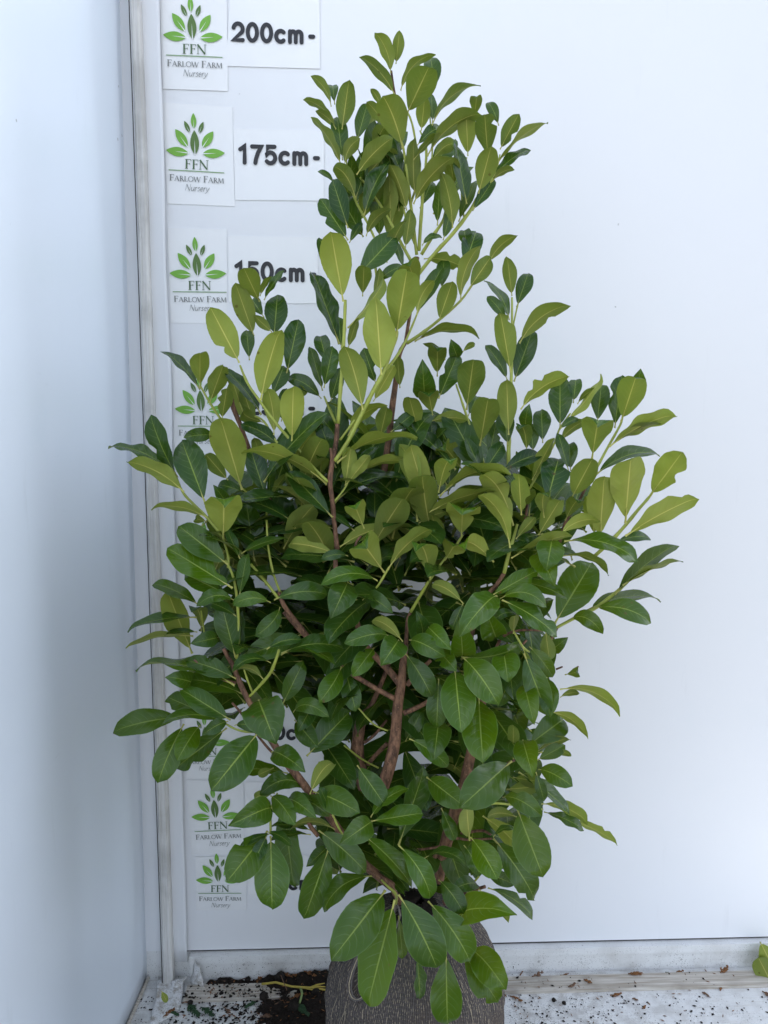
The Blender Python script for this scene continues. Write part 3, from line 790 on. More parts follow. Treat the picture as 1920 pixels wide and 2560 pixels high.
LEAVES = """
#A
650 370 540 75 110 b 2 -.1
690 300 715 62 95 b 1 0 hole
680 530 430 255 100 b 2 -.08
770 680 935 325 230 b 6 0
725 500 965 235 80 b 2 .15
950 540 945 258 140 t -2 -.05
740 930 590 545 225 b 8 -.04
880 800 905 555 115 b 1 0
960 760 1305 465 85 b 4 .15
965 740 955 530 80 t -1 0
610 770 475 590 100 b 3 -.05
580 620 505 490 60 b 0 -.05
285 790 335 435 155 b 4 0
205 620 60 395 65 b 2 -.12
230 600 215 460 90 t 0 0
225 720 10 570 60 b 2 -.08
240 790 95 655 70 b 3 -.1
280 1060 65 715 80 b 5 -.06
395 880 475 600 125 t 1 0
290 1020 250 705 130 t 3 0
305 1060 415 870 110 b 6 .15
395 1130 650 865 150 b 7 .05
500 960 600 770 130 b 1 0
385 1300 230 1080 130 b 6 -.12
230 1200 110 1105 45 t 3 -.1
330 1530 215 1175 155 t 7 0
450 1440 630 1045 140 t 6 .05
330 1620 130 1320 150 t 5 0
465 1590 640 1395 90 b 6 .12
340 1640 430 1490 60 t 4 0
295 2080 205 1575 245 b 16 0
390 1900 680 1590 205 t 12 0
180 1900 125 1610 90 t 8 0
755 1170 570 745 120 t 4 0
820 1350 1110 1010 150 b 9 .08
925 990 1310 680 115 b 6 .12
840 920 1030 790 110 t 3 .1
820 1020 1010 820 55 b 5 .03
770 1400 650 1065 130 b 4 -.04
650 1510 640 1150 120 b 2 0
800 1200 830 960 110 t 0 0
690 1100 640 930 100 b 0 0
470 1140 620 960 110 b 1 0
1115 1530 1040 1135 150 b 8 -.04
1220 1350 1140 910 130 t 7 0
1310 1270 1400 930 170 b 10 0
1380 1000 1355 680 170 b 7 0
1230 990 1215 640 150 b 5 0
1280 700 1295 540 100 b 4 0
1460 760 1380 590 90 t 4 -.05
1470 940 1605 685 120 b 7 0
1440 1060 1804 747 60 b 8 .08
1420 1150 1686 955 80 t 8 .08
1410 1180 1570 1090 60 b 9 .12
1265 1400 1420 1170 100 t 6 0
1160 1480 1280 1180 100 t 5 0
1000 1510 1020 1170 65 t 5 0
1045 1620 1100 1400 90 t 5 0
870 1380 960 1180 110 t 2 0
885 1660 1030 1605 50 t 5 .2
620 1790 750 1485 100 b 8 .05
760 1680 800 1400 110 b 4 0
745 1830 690 1640 60 t 8 0
1130 1210 1090 1000 130 b 4 0
960 1020 1115 905 110 b 5 .1
900 1760 1190 1830 120 b 2 .08
1200 1830 1290 1560 170 t 5 0
1230 1700 1200 1545 110 t 3 0
1175 2080 1310 1680 115 b 8 .1
1240 1980 1395 1755 140 b 9 0
1385 1790 1590 1590 100 b 8 .1
1030 1990 1050 1775 115 t 5 0
#C
265 660 75 130 135 t 12 0
690 600 770 120 255 b 16 0
580 890 540 335 250 b 18 0
440 1155 310 690 200 b 19 -.03
860 260 780 50 170 b 12 0
845 440 965 190 105 b 14 .1
850 430 1030 95 120 t 10 0
1010 490 1110 200 150 b 9 0
830 640 1295 600 75 b 9 .12
330 540 600 190 75 b 13 -.03
440 300 450 80 130 b 9 0
530 330 570 100 75 b 10 0
550 200 740 90 90 t 10 .1
280 690 260 460 110 t 6 0
330 690 400 470 70 b 12 0
140 1010 50 690 100 t 8 0
150 990 215 685 140 t 9 0
170 800 120 598 130 t 6 0
130 1070 -110 920 120 t 8 -.1
200 1090 270 850 110 t 7 0
720 990 700 750 95 b 6 0
540 960 450 700 120 t 10 0
520 1090 670 830 110 b 14 0
330 1350 610 1130 110 b 15 .15
570 1360 620 1140 130 b 12 0
650 1320 815 1185 110 t 12 0
250 1550 820 1370 80 b 20 .12
310 1720 350 1440 130 b 19 0
320 1710 485 1500 100 b 20 0
395 1640 770 1550 70 b 18 .12
230 1850 760 1680 80 t 19 .15
240 1590 130 1280 150 t 12 0
120 1650 110 1505 120 b 14 0
215 1960 -100 1630 160 t 24 0
850 1990 745 1430 140 b 20 -.03
935 1880 800 1430 190 b 22 0
1010 1770 1100 1530 170 b 22 0
1020 1800 1520 1630 90 b 22 .15
920 1930 1410 1760 100 b 21 .05
860 1320 790 1065 150 b 8 0
965 1190 935 1030 170 b 10 0
905 1060 890 830 180 t 6 0
1010 1070 1150 740 150 t 9 0
1000 900 1000 685 150 b 5 0
1060 780 900 655 60 b 8 -.08
1150 760 1110 650 110 t 6 0
1190 720 1280 665 50 b 7 .1
950 1240 1210 1230 100 b 9 .08
950 1640 960 1240 150 t 9 0
1220 1150 1270 785 215 b 10 0
1320 1420 1380 1070 215 b 13 0
1390 1500 1440 1250 110 t 9 0
1230 1200 1300 1050 110 t 7 0
1190 1610 1040 1430 180 b 7 0
1190 1490 1170 1280 110 t 9 0
1330 1620 1220 1370 70 t 12 0
1360 1600 1490 1410 130 t 14 0
1570 2020 1345 1650 185 b 26 -.1
1545 2190 1325 1800 125 b 27 -.12
1630 1940 1610 1635 165 b 24 0
1180 2110 1190 1900 270 b 23 0
450 2040 380 1870 170 b 22 0
380 2060 220 1940 50 t 21 0
530 2010 530 1760 140 t 14 0
540 2020 840 1890 80 b 20 .12
790 2100 640 1690 110 b 12 0
270 2180 610 2040 120 b 20 .06
230 2050 -70 2020 80 b 20 -.08
1010 2180 960 1940 150 b 15 0
850 2010 1060 1920 90 b 20 .05
#B
1135 340 1020 95 165 b 6 0
1095 600 960 220 165 b 8 0
1140 300 1220 155 50 b 4 .05
1170 330 1310 115 55 t 5 .03
1245 600 1270 300 185 t 7 0
1170 460 1080 325 110 t 6 0
1230 570 1100 450 80 b 9 0
985 800 775 400 210 b 17 0
1145 1080 1285 570 215 b 19 .02
1340 880 1425 495 185 t 9 0
1060 780 1040 560 110 t 10 0
1230 1050 1320 825 140 t 12 0
690 985 690 725 155 b 9 0
690 1000 415 715 85 t 8 -.05
765 1095 860 830 150 b 11 0
855 1225 890 1000 125 b 12 0
1150 1190 870 850 95 t 15 -.05
1245 1340 1200 1010 140 b 15 -.04
1380 1385 1390 980 190 b 20 0
1005 1750 850 1235 260 b 15 0
900 1680 735 1490 120 b 12 0
800 1350 580 1360 110 t 9 -.05
520 1660 325 1210 150 t 16 .03
450 1600 25 1435 100 t 15 -.1
570 1770 165 1550 140 b 19 -.08
730 1860 560 1400 255 t 20 0
740 1960 345 1890 80 b 19 -.1
865 2120 870 1830 285 b 24 0
1050 1790 830 1720 110 t 12 -.05
880 1850 810 1740 100 t 12 0
1180 1800 1070 1450 170 t 13 0
1640 1710 1030 1465 110 b 20 -.1
1290 1430 1010 1270 120 t 14 -.08
1390 1530 1540 1320 110 b 16 0
1180 1620 1100 1370 110 b 11 0
1205 1800 1220 1530 70 t 13 0
1220 1800 1330 1640 60 b 15 0
1380 1990 1005 1830 110 t 20 -.06
1100 2290 1040 1870 210 t 16 0
1580 2010 1250 1730 60 b 20 -.1
1470 1990 1470 1840 100 t 15 0
740 1990 655 1970 70 b 20 0
#E
1700 250 1360 180 130 b 20 -.05
900 335 545 55 225 t 26 0
935 510 465 220 220 t 28 0
900 560 590 410 150 t 26 0
985 570 1040 265 105 t 27 0
990 290 890 70 70 t 25 0
1000 250 1330 140 75 t 24 .06
950 605 680 640 105 t 29 -.2
1220 620 950 635 115 t 31 -.15
1245 600 1630 560 150 t 30 .1
685 640 350 480 110 t 20 -.05
630 1000 450 545 200 b 14 0
700 830 640 660 140 b 13 0
665 730 165 810 75 t 18 -.05
670 840 435 860 50 t 19 -.05
640 870 155 950 60 b 18 -.08
830 880 650 920 130 t 22 0
955 1030 850 620 190 t 24 0
960 720 760 620 80 t 25 -.05
990 1000 1000 700 50 t 22 0
960 1190 600 1060 160 t 27 -.04
950 1240 240 1105 110 t 26 -.1
1020 1310 620 1200 160 t 24 -.05
1220 1070 940 1130 75 t 31 -.2
1165 1195 980 1115 60 b 32 -.15
1300 1000 1755 960 140 t 32 .1
1190 970 1445 900 90 t 33 .1
1300 1010 1680 1075 75 t 31 .18
1310 1380 1460 1075 150 t 26 0
1290 655 1110 860 135 t 24 .1
1450 860 1060 1010 190 t 18 0
920 1500 560 1275 175 t 30 0
560 1480 60 1580 190 t 24 -.04
880 1520 415 1520 90 t 31 -.12
900 1510 725 1600 105 t 32 -.05
570 1530 385 1950 205 t 26 -.03
690 1540 530 1790 175 t 27 -.03
890 1560 520 1850 185 t 22 0
1130 1590 790 2010 290 t 34 0
1130 1350 1235 1620 320 t 34 0
950 1540 1165 1590 100 t 32 .1
680 1430 450 1330 150 t 20 0
660 1240 470 1180 150 t 19 0
1390 1440 1640 1470 130 t 28 .2
1530 1400 1440 1560 130 t 25 0
1230 1740 1440 1855 180 t 34 0
1350 1900 980 1880 110 t 26 -.05
1240 1860 1130 1910 70 b 28 0
1500 2040 1150 2060 140 t 30 -.25
#F
600 390 440 170 245 b 30 0
630 370 955 70 120 b 31 .08
945 430 850 190 195 b 28 0
550 455 145 480 115 t 32 -.15
330 465 225 690 215 t 31 0
440 600 650 690 130 t 28 .12
1190 620 965 490 100 b 27 -.1
1445 570 1205 815 225 t 33 0
1195 620 1110 815 90 t 31 0
930 800 1075 945 150 t 33 0
790 900 1030 1010 165 t 34 .05
740 910 520 755 110 b 33 -.1
640 870 325 920 150 t 31 -.08
710 900 600 1060 210 t 34 0
525 960 380 1150 150 t 31 0
760 1000 950 1310 185 t 34 .03
1010 980 1125 1110 150 t 32 0
1130 1110 1175 1560 270 t 36 0
1190 1030 1440 1360 250 t 37 .04
1010 1190 995 1540 170 t 34 0
1310 1330 1340 1790 275 t 34 0
1010 1510 980 1750 220 t 32 0
1180 1030 1620 930 150 t 35 -.08
1180 1020 1170 790 200 t 30 0
1440 880 1380 720 200 t 28 0
870 870 860 720 130 t 28 0
280 1100 125 1350 165 t 26 .04
310 1120 385 1420 150 t 22 0
760 1660 880 1440 120 t 24 0
790 1640 1070 1840 140 t 30 .05
1555 1810 1200 2130 275 t 38 0
400 1840 600 2130 175 t 34 0
20 1770 330 1450 245 t 30 0
1420 310 1195 180 170 b 25 0
1060 300 1130 185 200 b 25 0
330 270 140 290 80 t 29 -.1
#G
80 570 415 385 140 t 33 0
150 590 485 650 130 t 33 .22
165 600 565 860 150 t 35 .05
560 775 830 330 300 t 22 0
630 160 1155 295 130 t 25 .12
1020 170 1275 140 80 t 16 .1
1010 560 1460 190 120 t 16 .04
1070 490 1500 310 55 b 17 .05
800 680 1335 600 95 t 15 .1
850 660 1265 765 160 t 18 .12
680 740 910 850 130 t 18 .2
620 270 955 395 60 b 22 .15
235 285 670 115 65 b 28 .05
540 150 505 340 215 t 28 0
440 230 540 450 200 t 26 0
300 460 640 580 110 t 26 .05
250 850 260 715 80 b 34 0
290 720 100 760 70 t 34 -.2
370 950 540 1170 130 t 33 .04
320 950 380 1220 60 b 36 .04
330 1000 500 1450 200 t 37 0
330 1230 395 1490 170 t 35 0
500 1180 520 1440 165 t 34 0
180 1000 205 1180 220 t 33 0
490 830 520 1040 120 b 28 0
530 980 635 900 110 t 22 0
600 1270 1035 1440 75 b 20 .15
600 1330 740 1300 50 b 20 .1
540 1440 800 1630 85 b 24 .12
360 1690 630 1490 215 t 26 0
420 1740 665 1640 60 b 24 .05
430 1800 630 1690 115 t 27 0
560 1770 680 1770 50 b 26 .2
320 1650 385 1880 200 t 36 0
250 1800 250 1540 90 b 32 0
440 1870 680 1990 155 t 30 .06
420 1890 480 2100 90 t 33 0
290 1890 660 2180 110 t 27 .03
200 2020 430 2000 110 b 26 0
250 1930 430 1960 110 b 25 0
640 1160 735 1140 80 b 18 0
#D
240 300 205 15 115 b 9 0
275 380 360 135 130 t 7 0
220 480 45 195 75 t 8 -.1
200 490 60 310 90 t 9 -.05
230 870 155 440 165 b 13 0
295 655 655 375 150 b 12 .12
255 940 390 570 170 t 10 0
205 930 50 680 100 t 10 -.05
215 1340 200 940 160 b 15 0
305 1150 650 910 130 b 14 .1
210 1420 180 1180 150 t 13 0
600 1290 600 930 190 t 13 0
700 1100 720 925 110 t 11 0
650 1240 910 915 70 b 14 -.03
730 1110 870 1000 50 b 14 .1
470 1400 460 1160 145 t 15 0
400 1470 380 1260 110 t 13 0
350 1290 360 1140 110 t 11 0
350 1470 300 1270 130 b 12 0
600 1390 785 1240 80 b 15 .08
600 1300 740 1225 60 t 16 .1
880 1250 910 970 150 t 14 0
1010 1290 1060 910 150 t 13 0
1060 1240 1170 905 215 b 16 0
1180 1000 1200 875 120 t 13 0
840 1520 885 1235 240 b 18 0
970 1430 1440 1195 110 b 16 .06
1000 1400 1335 1255 60 b 15 .05
665 1610 590 1340 90 t 17 0
680 1610 670 1405 130 t 16 0
860 1650 1325 1490 110 t 16 .12
690 1810 840 1525 190 b 19 0
500 1850 590 1515 240 t 20 0
480 1960 500 1780 130 b 25 0
1090 2000 1130 1520 265 b 20 0
900 2120 930 1665 235 b 18 0
1275 1800 1510 1480 215 b 18 0
1090 2100 1610 1820 155 b 20 .03
440 2090 600 1830 150 b 22 0
640 1980 740 1830 130 b 17 0
270 2120 410 1960 80 b 26 0
860 2100 820 1800 130 b 14 0
165 1610 450 1490 130 t 16 .05
390 1680 545 1375 100 b 14 0
600 2090 890 1990 110 b 24 .15
#H
885 485 1060 260 120 b 34 .1
600 595 335 700 205 t 38 -.03
565 765 280 1120 265 t 36 0
590 800 600 1330 270 t 39 0
600 780 365 880 60 t 40 -.05
560 800 465 990 110 t 40 0
560 770 740 875 70 t 40 .1
900 760 600 720 60 t 36 -.05
890 790 600 820 50 t 37 -.05
680 520 760 1160 215 t 32 0
1030 880 850 1400 225 t 36 0
1010 890 880 1010 110 t 31 0
950 760 1290 1060 200 t 40 .03
1350 690 1150 830 185 t 42 0
1340 690 1715 630 150 t 42 0
1280 790 1640 1165 150 t 40 .04
1350 1100 1000 1350 160 t 38 -.15
1450 1210 1070 1700 310 t 44 0
1520 1280 1325 2040 300 t 46 0
1060 660 960 440 60 t 40 0
960 570 730 520 60 t 36 -.1
910 470 1240 620 205 t 35 .03
1340 660 1610 450 110 t 40 .1
1070 750 740 750 60 b 37 -.15
620 480 470 530 80 b 33 -.1
#I
110 870 340 1250 180 t 41 .08
110 1240 385 1770 300 t 46 .03
330 1290 635 1730 250 t 43 .05
560 1450 895 1360 250 t 36 0
465 1670 475 2200 250 t 40 0
590 1690 845 2040 225 t 38 .03
640 1640 900 1940 235 t 36 .05
250 1680 270 2010 65 t 42 0
110 1400 140 1710 90 t 42 0
300 970 610 1020 80 t 38 .2
410 1130 590 1370 160 t 38 .05
710 1180 530 1200 130 t 34 0
710 1200 930 1435 90 b 30 .05
780 1190 1110 1405 90 t 30 .08
600 870 715 1090 120 t 33 .05
650 810 840 1110 205 t 36 .03
820 820 1120 1260 215 t 37 .04
740 650 1060 950 130 b 30 .05
1000 600 1185 1085 275 t 40 0
1000 660 785 660 80 b 32 -.12
820 810 980 760 50 t 38 .2
1200 620 1490 750 80 t 30 .05
1400 680 1737 849 70 b 28 .04
1180 560 1515 690 90 b 27 .1
640 830 620 570 150 b 33 0
430 590 530 820 110 t 34 0
760 1070 970 1160 110 t 33 0
110 870 300 310 170 t 33 0
320 360 590 570 200 t 30 0
890 510 1165 640 150 t 35 .1
#B
1040 1250 920 900 130 b 7 0
1100 1260 1010 1000 120 b 6 0
1180 1250 1020 1160 110 b 8 .1
1300 1240 1340 1000 120 t 6 0
1420 1240 1300 1090 130 t 5 0
1330 1120 1480 1000 110 b 6 .05
#H
590 500 760 700 150 t 33 .05
720 550 900 640 150 t 32 .08
830 540 1010 640 130 t 32 .08
#E
1400 1500 1560 1690 150 t 24 0
"""
STEMS = """
F trunk 590 2010 31 100, 640 1850 31 96, 675 1700 30 92, 690 1560 29 84, 705 1380 29 78, 730 1230 28 70, 742 1080 27 56, 765 930 26 40
F brown 765 930 26 30, 775 760 25 26, 800 690 25 24
F green 800 690 25 26, 870 570 26 24, 935 460 28 22
F brown 725 1240 28 56, 640 1130 27 52, 560 1050 27 48, 430 900 26 44, 390 740 25 42, 320 640 24 40, 250 480 24 38, 235 300 23 36
F brown 690 1345 29 40, 500 1240 28 38, 300 1115 27 36, 130 980 26 34, 0 860 25 33, -150 690 25 32
C brown 250 2200 23 36, 225 1980 23 36, 215 1850 23 36, 195 1700 23 38, 210 1560 22 40, 240 1400 20 36, 250 1260 19 34
C brown 205 1560 22 22, 205 1500 22 22, 198 1440 22 20
C brown 430 2100 24 18, 395 2140 24 18, 380 2200 24 18
C green 255 1260 19 28, 270 1050 19 28, 285 850 18 28, 300 600 17 26, 310 330 16 22
C green 230 1540 22 32, 330 1390 21 32, 440 1170 20 32, 520 1010 20 34, 590 880 19 34, 690 620 17 22, 700 560 17 14
C green 180 1695 23 26, 90 1610 22 26, 0 1510 21 26, -90 1395 21 24, -230 1230 20 22, -330 1090 19 20, -420 960 18 20, -480 820 17 16
C green 270 1380 20 18, 330 1300 20 16, 380 1230 20 14
C green 220 1850 23 16, 320 1720 22 12, 340 1600 20 8
C brown 590 1900 8 54, 590 1700 8 52, 610 1550 8 50, 640 1350 7 48, 660 1150 7 46, 690 930 6 42, 715 740 6 36, 760 650 6 30
C brown 760 650 6 26, 800 400 5 26, 830 200 4 28, 845 10 3 40
C green 770 655 7 28, 870 590 7 26, 1000 490 7 22, 1170 340 7 18, 1260 220 7 14, 1390 50 7 12
C green 600 870 18 24, 690 760 17 22, 770 620 14 18, 850 430 12 14
A green 845 1730 4 24, 825 1550 4 24, 800 1350 5 24, 775 1150 6 20, 745 930 7 16, 720 860 8 10
A green 862 1700 4 26, 875 1500 4 26, 890 1300 4 24, 910 1100 4 20, 915 920 4 18, 870 800 3 12
A green 880 1730 4 26, 960 1600 5 26, 1040 1480 5 22, 1060 1400 5 14
A green 840 1900 5 28, 990 1710 6 28, 1110 1580 7 28, 1240 1410 7 26, 1310 1290 7 24, 1420 1160 7 18, 1470 980 7 10
A green 810 1790 4 24, 710 1610 4 24, 640 1470 4 20, 540 1310 4 18, 420 1150 4 14
A green 830 1650 4 18, 770 1480 4 16, 740 1340 4 12
A green 800 1350 2 18, 870 1100 2 16, 840 900 1 16, 795 700 1 16, 690 540 1 18
A brown 685 560 1 22, 665 440 1 20, 655 350 1 14
A green 880 1300 2 12, 960 1000 1 12, 945 700 0 12, 940 500 0 10
A green 545 1640 7 18, 470 1480 6 18, 380 1310 5 18, 330 1100 4 14, 300 900 4 10
A green 1200 1450 6 14, 1180 1240 5 12, 1220 1000 5 10
A green 545 2200 10 18, 545 1900 9 18, 500 1650 7 18
D green 215 1600 14 32, 215 1450 14 32, 225 1200 13 26, 235 900 12 24, 240 600 10 20, 240 310 9 14
D green 245 540 9 14, 275 400 8 12, 290 340 8 8
D brown 330 2100 16 26, 350 1900 15 24, 370 1750 14 20
D green 370 1750 14 18, 470 1570 14 18, 560 1400 14 18, 600 1290 13 16, 680 1180 13 10
D brown 600 2150 18 26, 640 2000 18 24, 740 1840 18 22, 800 1720 18 20
D green 800 1720 18 20, 880 1580 18 20, 950 1450 17 20, 1050 1270 16 18, 1070 1200 16 10
D green 860 2250 20 28, 980 2140 20 28, 1090 2020 19 26, 1180 1910 19 24, 1275 1800 18 20, 1310 1740 18 10
G brown 480 1000 22 26, 540 880 21 22, 580 810 20 18
G green 570 810 20 22, 700 740 19 24, 850 670 18 26, 960 590 17 26, 1070 500 17 22, 1150 420 17 12
C green 1140 960 9 14, 1180 1080 9 16, 1230 1230 10 18, 1290 1400 11 18, 1350 1560 12 20
F green 1600 30 26 20, 1570 140 26 24, 1540 240 27 28, 1500 400 27 30
F brown 1500 400 27 30, 1440 490 27 30, 1370 570 26 34, 1290 720 26 38, 1250 900 26 40
C green 965 1180 10 10, 930 1230 9 14, 850 1330 9 16, 800 1400 8 16
C green 1010 1800 22 20, 940 1880 21 22, 860 1990 20 22, 800 2100 20 22
F green 1190 110 24 18, 1120 220 24 18, 1040 310 24 18, 940 460 27 18
E green 880 300 26 14, 930 400 26 18, 960 530 26 22, 975 700 26 24, 978 860 26 24, 965 1040 26 24
E brown 1120 1470 29 44, 1040 1330 28 42, 980 1200 27 42, 930 1080 26 36, 900 1030 26 32, 868 965 26 30
E brown 960 1225 27 26, 860 1195 27 20, 760 1140 28 16, 645 1048 28 12
E brown 2130 2750 28 66, 1900 2560 30 64, 1780 2400 31 62, 1680 2250 32 60, 1540 2080 33 60, 1420 1920 33 58, 1320 1800 33 56, 1250 1690 32 54, 1170 1560 31 50, 1120 1470 29 44
E green 1060 1325 28 20, 1140 1240 29 22, 1215 1150 31 24, 1255 1060 32 24, 1285 970 32 18
E green 1090 1310 27 16, 1050 1210 27 16, 1020 1120 27 12
E brown 1560 950 25 34, 1490 860 25 36, 1400 750 25 36, 1320 640 25 36, 1280 540 24 30
E green 1280 590 25 24, 1180 460 24 24, 1070 330 22 20
E green 1310 590 24 20, 1240 400 23 18, 1200 190 22 16, 1190 0 20 14
E green 1180 1580 33 14, 1060 1590 33 16, 960 1570 32 16, 870 1520 31 12
E brown 1400 1880 29 20, 1250 1760 29 20, 1150 1650 28 18, 1000 1450 26 18, 930 1370 25 16
E green 740 950 18 12, 715 800 18 14, 700 690 19 14, 690 640 19 10
B brown 1300 2000 10 36, 1150 1700 11 36, 1040 1400 11 36, 990 1260 11 36, 940 1140 11 40, 925 1060 11 30
B green 690 970 10 14, 770 1110 11 18, 860 1240 11 20, 960 1330 11 22
B green 1100 1200 15 16, 1170 1240 15 16, 1240 1360 16 18, 1310 1460 17 18, 1380 1610 18 16
B green 500 1620 17 14, 560 1770 18 18, 650 1870 19 22, 750 1970 20 22, 860 2110 23 22
B green 865 2120 24 18, 900 2250 25 20, 900 2340 26 20
B green 1060 1790 14 12, 1005 1740 15 14
B green 1200 1800 13 14, 1190 1950 13 16, 1200 2180 13 20
B green 1620 1050 8 12, 1650 1120 8 20, 1710 1260 9 22
F brown 460 2000 20 120, 410 1850 20 110, 400 1700 20 100, 430 1500 20 80, 500 1400 20 40, 590 1200 19 34, 650 1040 18 30
F brown 480 1830 21 34, 550 1750 23 34, 620 1680 26 30
F brown 450 1670 21 26, 530 1610 20 22, 620 1500 19 18
F brown 745 1450 29 40, 870 1395 28 36, 1040 1300 27 32
F brown 770 1240 28 40, 850 1150 27 34, 950 1050 26 30
F brown 1000 2700 27 100, 1060 2440 28 96, 1130 2200 29 92, 1200 1980 30 86, 1245 1780 30 80, 1290 1560 29 66, 1330 1400 28 56, 1400 1200 27 44, 1400 1080 26 36
F brown 1400 1090 26 26, 1470 900 30 22, 1600 830 33 18, 1790 830 35 14
F brown 1180 2350 29 26, 1330 2330 33 22, 1400 2360 36 16
F green 630 1580 28 14, 520 1530 27 12, 400 1400 26 10
F green 560 1860 22 14, 430 1790 22 14, 300 1690 24 12
H brown 1560 1300 30 46, 1470 1150 33 36, 1390 1110 36 30, 1300 1050 38 22
H green 1530 1310 38 18, 1530 1240 41 22, 1470 1180 41 16, 1420 1130 39 12
H brown 945 800 38 30, 890 730 38 34, 860 660 38 30
H green 1140 810 42 14, 1090 720 41 16, 1050 620 40 12
H green 590 780 39 20, 590 650 37 18, 610 540 34 16, 640 480 32 14
I brown 350 1000 28 40, 500 830 30 22, 640 830 33 18, 810 820 36 16
I green 560 580 34 16, 780 560 36 18, 900 560 36 16, 1190 600 31 14
I brown 450 1300 28 46, 600 1230 30 30, 760 1180 32 26
I green 660 1160 33 16, 720 1090 34 14, 740 1000 34 10
I brown 420 880 28 20, 300 900 28 18, 240 900 28 12
G brown 570 1120 22 16, 620 1100 22 12
G brown 700 1120 18 10, 740 1098 18 10
G brown 350 900 34 16, 250 1000 34 20, 100 1100 30 26
G green 250 830 35 14, 320 950 36 18, 370 990 35 14
G brown 60 2030 36 16, 180 1850 35 22, 260 1800 34 20
F green 540 510 32 14, 570 470 32 18, 640 350 31 16
"""

# ------------------------------------------------------------------ the laurel
AXIS_Y = -.40
def dd(d): return (d*.6-7)/100.0
def yd(d): return AXIS_Y-dd(d)
CROP = {'A':(760,60),'B':(270,640),'C':(760,640),'D':(1200,640),'E':(270,1300),'F':(760,1300),'G':(1200,1300),'H':(480,1823),'I':(960,1823)}
def px(c, x, y): return CROP[c][0]+x/3.0, CROP[c][1]+y/3.0
BALL = at_y(1037, 2480, AXIS_Y); BALL.z = 0
plant = thing('laurel_shrub', 'tall bushy cherry laurel with glossy leaves, its root ball wrapped in mesh', 'shrub', BALL)
PO = plant.location.copy()

def leaf_geo(P0, P1, n, width, bend, lat, fold, seed, holes=False, nt=20, nv=6, pet=.075, tipcurl=None, wave=.05):
    """a laurel blade on a short stalk; local to P0. n: upper side, bend: arching towards n, lat: sideways bow vector"""
    rr = random.Random(seed)
    ax = P1-P0; Ln = ax.length; a = ax.normalized()
    n = (n-a*n.dot(a)).normalized(); b = a.cross(n).normalized()
    ph1, ph2 = rr.uniform(0, 6.28), rr.uniform(0, 6.28)
    wf = rr.uniform(1.5, 2.6); belly = rr.uniform(1.0, 1.34); asym = rr.uniform(-.05, .05)
    tw = rr.uniform(-.5, .5); wave = rr.uniform(.03, .13); tipcurl = tipcurl or rr.uniform(.12, .6)
    def cl(t):
        k = 4*t*(1-t)
        q = a*(t*Ln) + n*(bend*Ln*k) + lat*k
        if t > .86: q = q - n*(tipcurl*Ln*(t-.86)**2/.14*.8)
        return q
    verts, uvs, faces = [], [], []
    ser = rr.uniform(.003, .008)
    for i in range(nt+1):
        s = i/nt; t = pet+(1-pet)*s
        w = math.sin(math.pi*s**belly)**.53 if 0 < s < 1 else 0
        w *= .78+.22*min(1, s/.40)
        if s > .91: w *= 1-.5*((s-.91)/.09)
        w = max(w, .012)
        h = width*.96/2*w
        c0 = cl(t); tg = (cl(min(1, t+.01))-cl(max(0, t-.01))).normalized()
        nn = (n-tg*n.dot(tg)).normalized(); bb = tg.cross(nn)
        tws = tw*(s-.4)
        bb2 = bb*math.cos(tws)+nn*math.sin(tws); nn2 = nn*math.cos(tws)-bb*math.sin(tws)
        for j in range(nv+1):
            v = -1+2*j/nv
            av = abs(v); sg = 1 if v >= 0 else -1
            e = h*av*(1+asym*sg)
            if j in (0, nv): e *= 1+(ser if i % 2 else -ser)
            fa = fold*(1-.45*av)                      # halves rise from the midrib, then level off
            z = e*math.sin(fa) + wave*width*.5*av**2*math.sin(wf*6.28*s+(ph1 if sg > 0 else ph2))*min(1, 3*s)
            verts.append(c0+bb2*(sg*e*math.cos(fa))+nn2*z)
            uvs.append((s, v))
    w_ = nv+1
    if rr.random() < .22 and nt > 16:                # a chewed notch in the margin
        for _ in range(rr.choice((1, 1, 2))):
            i0 = rr.randint(5, nt-4); jj = rr.choice((0, nv)); sp_ = rr.choice((1, 2))
            for i in range(i0-sp_, i0+sp_+1):
                q = 1-abs(i-i0)/(sp_+1); cpt = verts[i*w_+nv//2]
                for st, kk in ((0, .55), (1, .22)):
                    k_ = i*w_+(jj+st if jj == 0 else jj-st)
                    verts[k_] = verts[k_].lerp(cpt, kk*q*rr.uniform(.7, 1))
    cut = set()
    if holes:
        for hs, hv in ((.35, 4), (.52, 4), (.62, 5), (.7, 5)): cut.add((int(hs*nt), hv))
    for i in range(nt):
        for j in range(nv):
            if (i, j) in cut: continue
            faces.append((i*w_+j, i*w_+j+1, (i+1)*w_+j+1, (i+1)*w_+j))
    # stalk: a thin round stem running into the midrib
    k = 5; b0 = len(verts)
    for i, t in enumerate((0, pet*.5, pet, pet+.14)):
        c0 = cl(t)-n*(.0006 if i == 3 else .0002); r = (.0021, .0015, .0014, .0006)[i]*min(1.15, max(.6, Ln/.11))
        for q in range(k):
            an = 2*math.pi*q/k
            verts.append(c0+b*(r*math.cos(an))+n*(r*math.sin(an))); uvs.append((0, 0))
    for i in range(3):
        for q in range(k): faces.append((b0+i*k+q, b0+i*k+(q+1) % k, b0+(i+1)*k+(q+1) % k, b0+(i+1)*k+q))
    return verts, faces, uvs

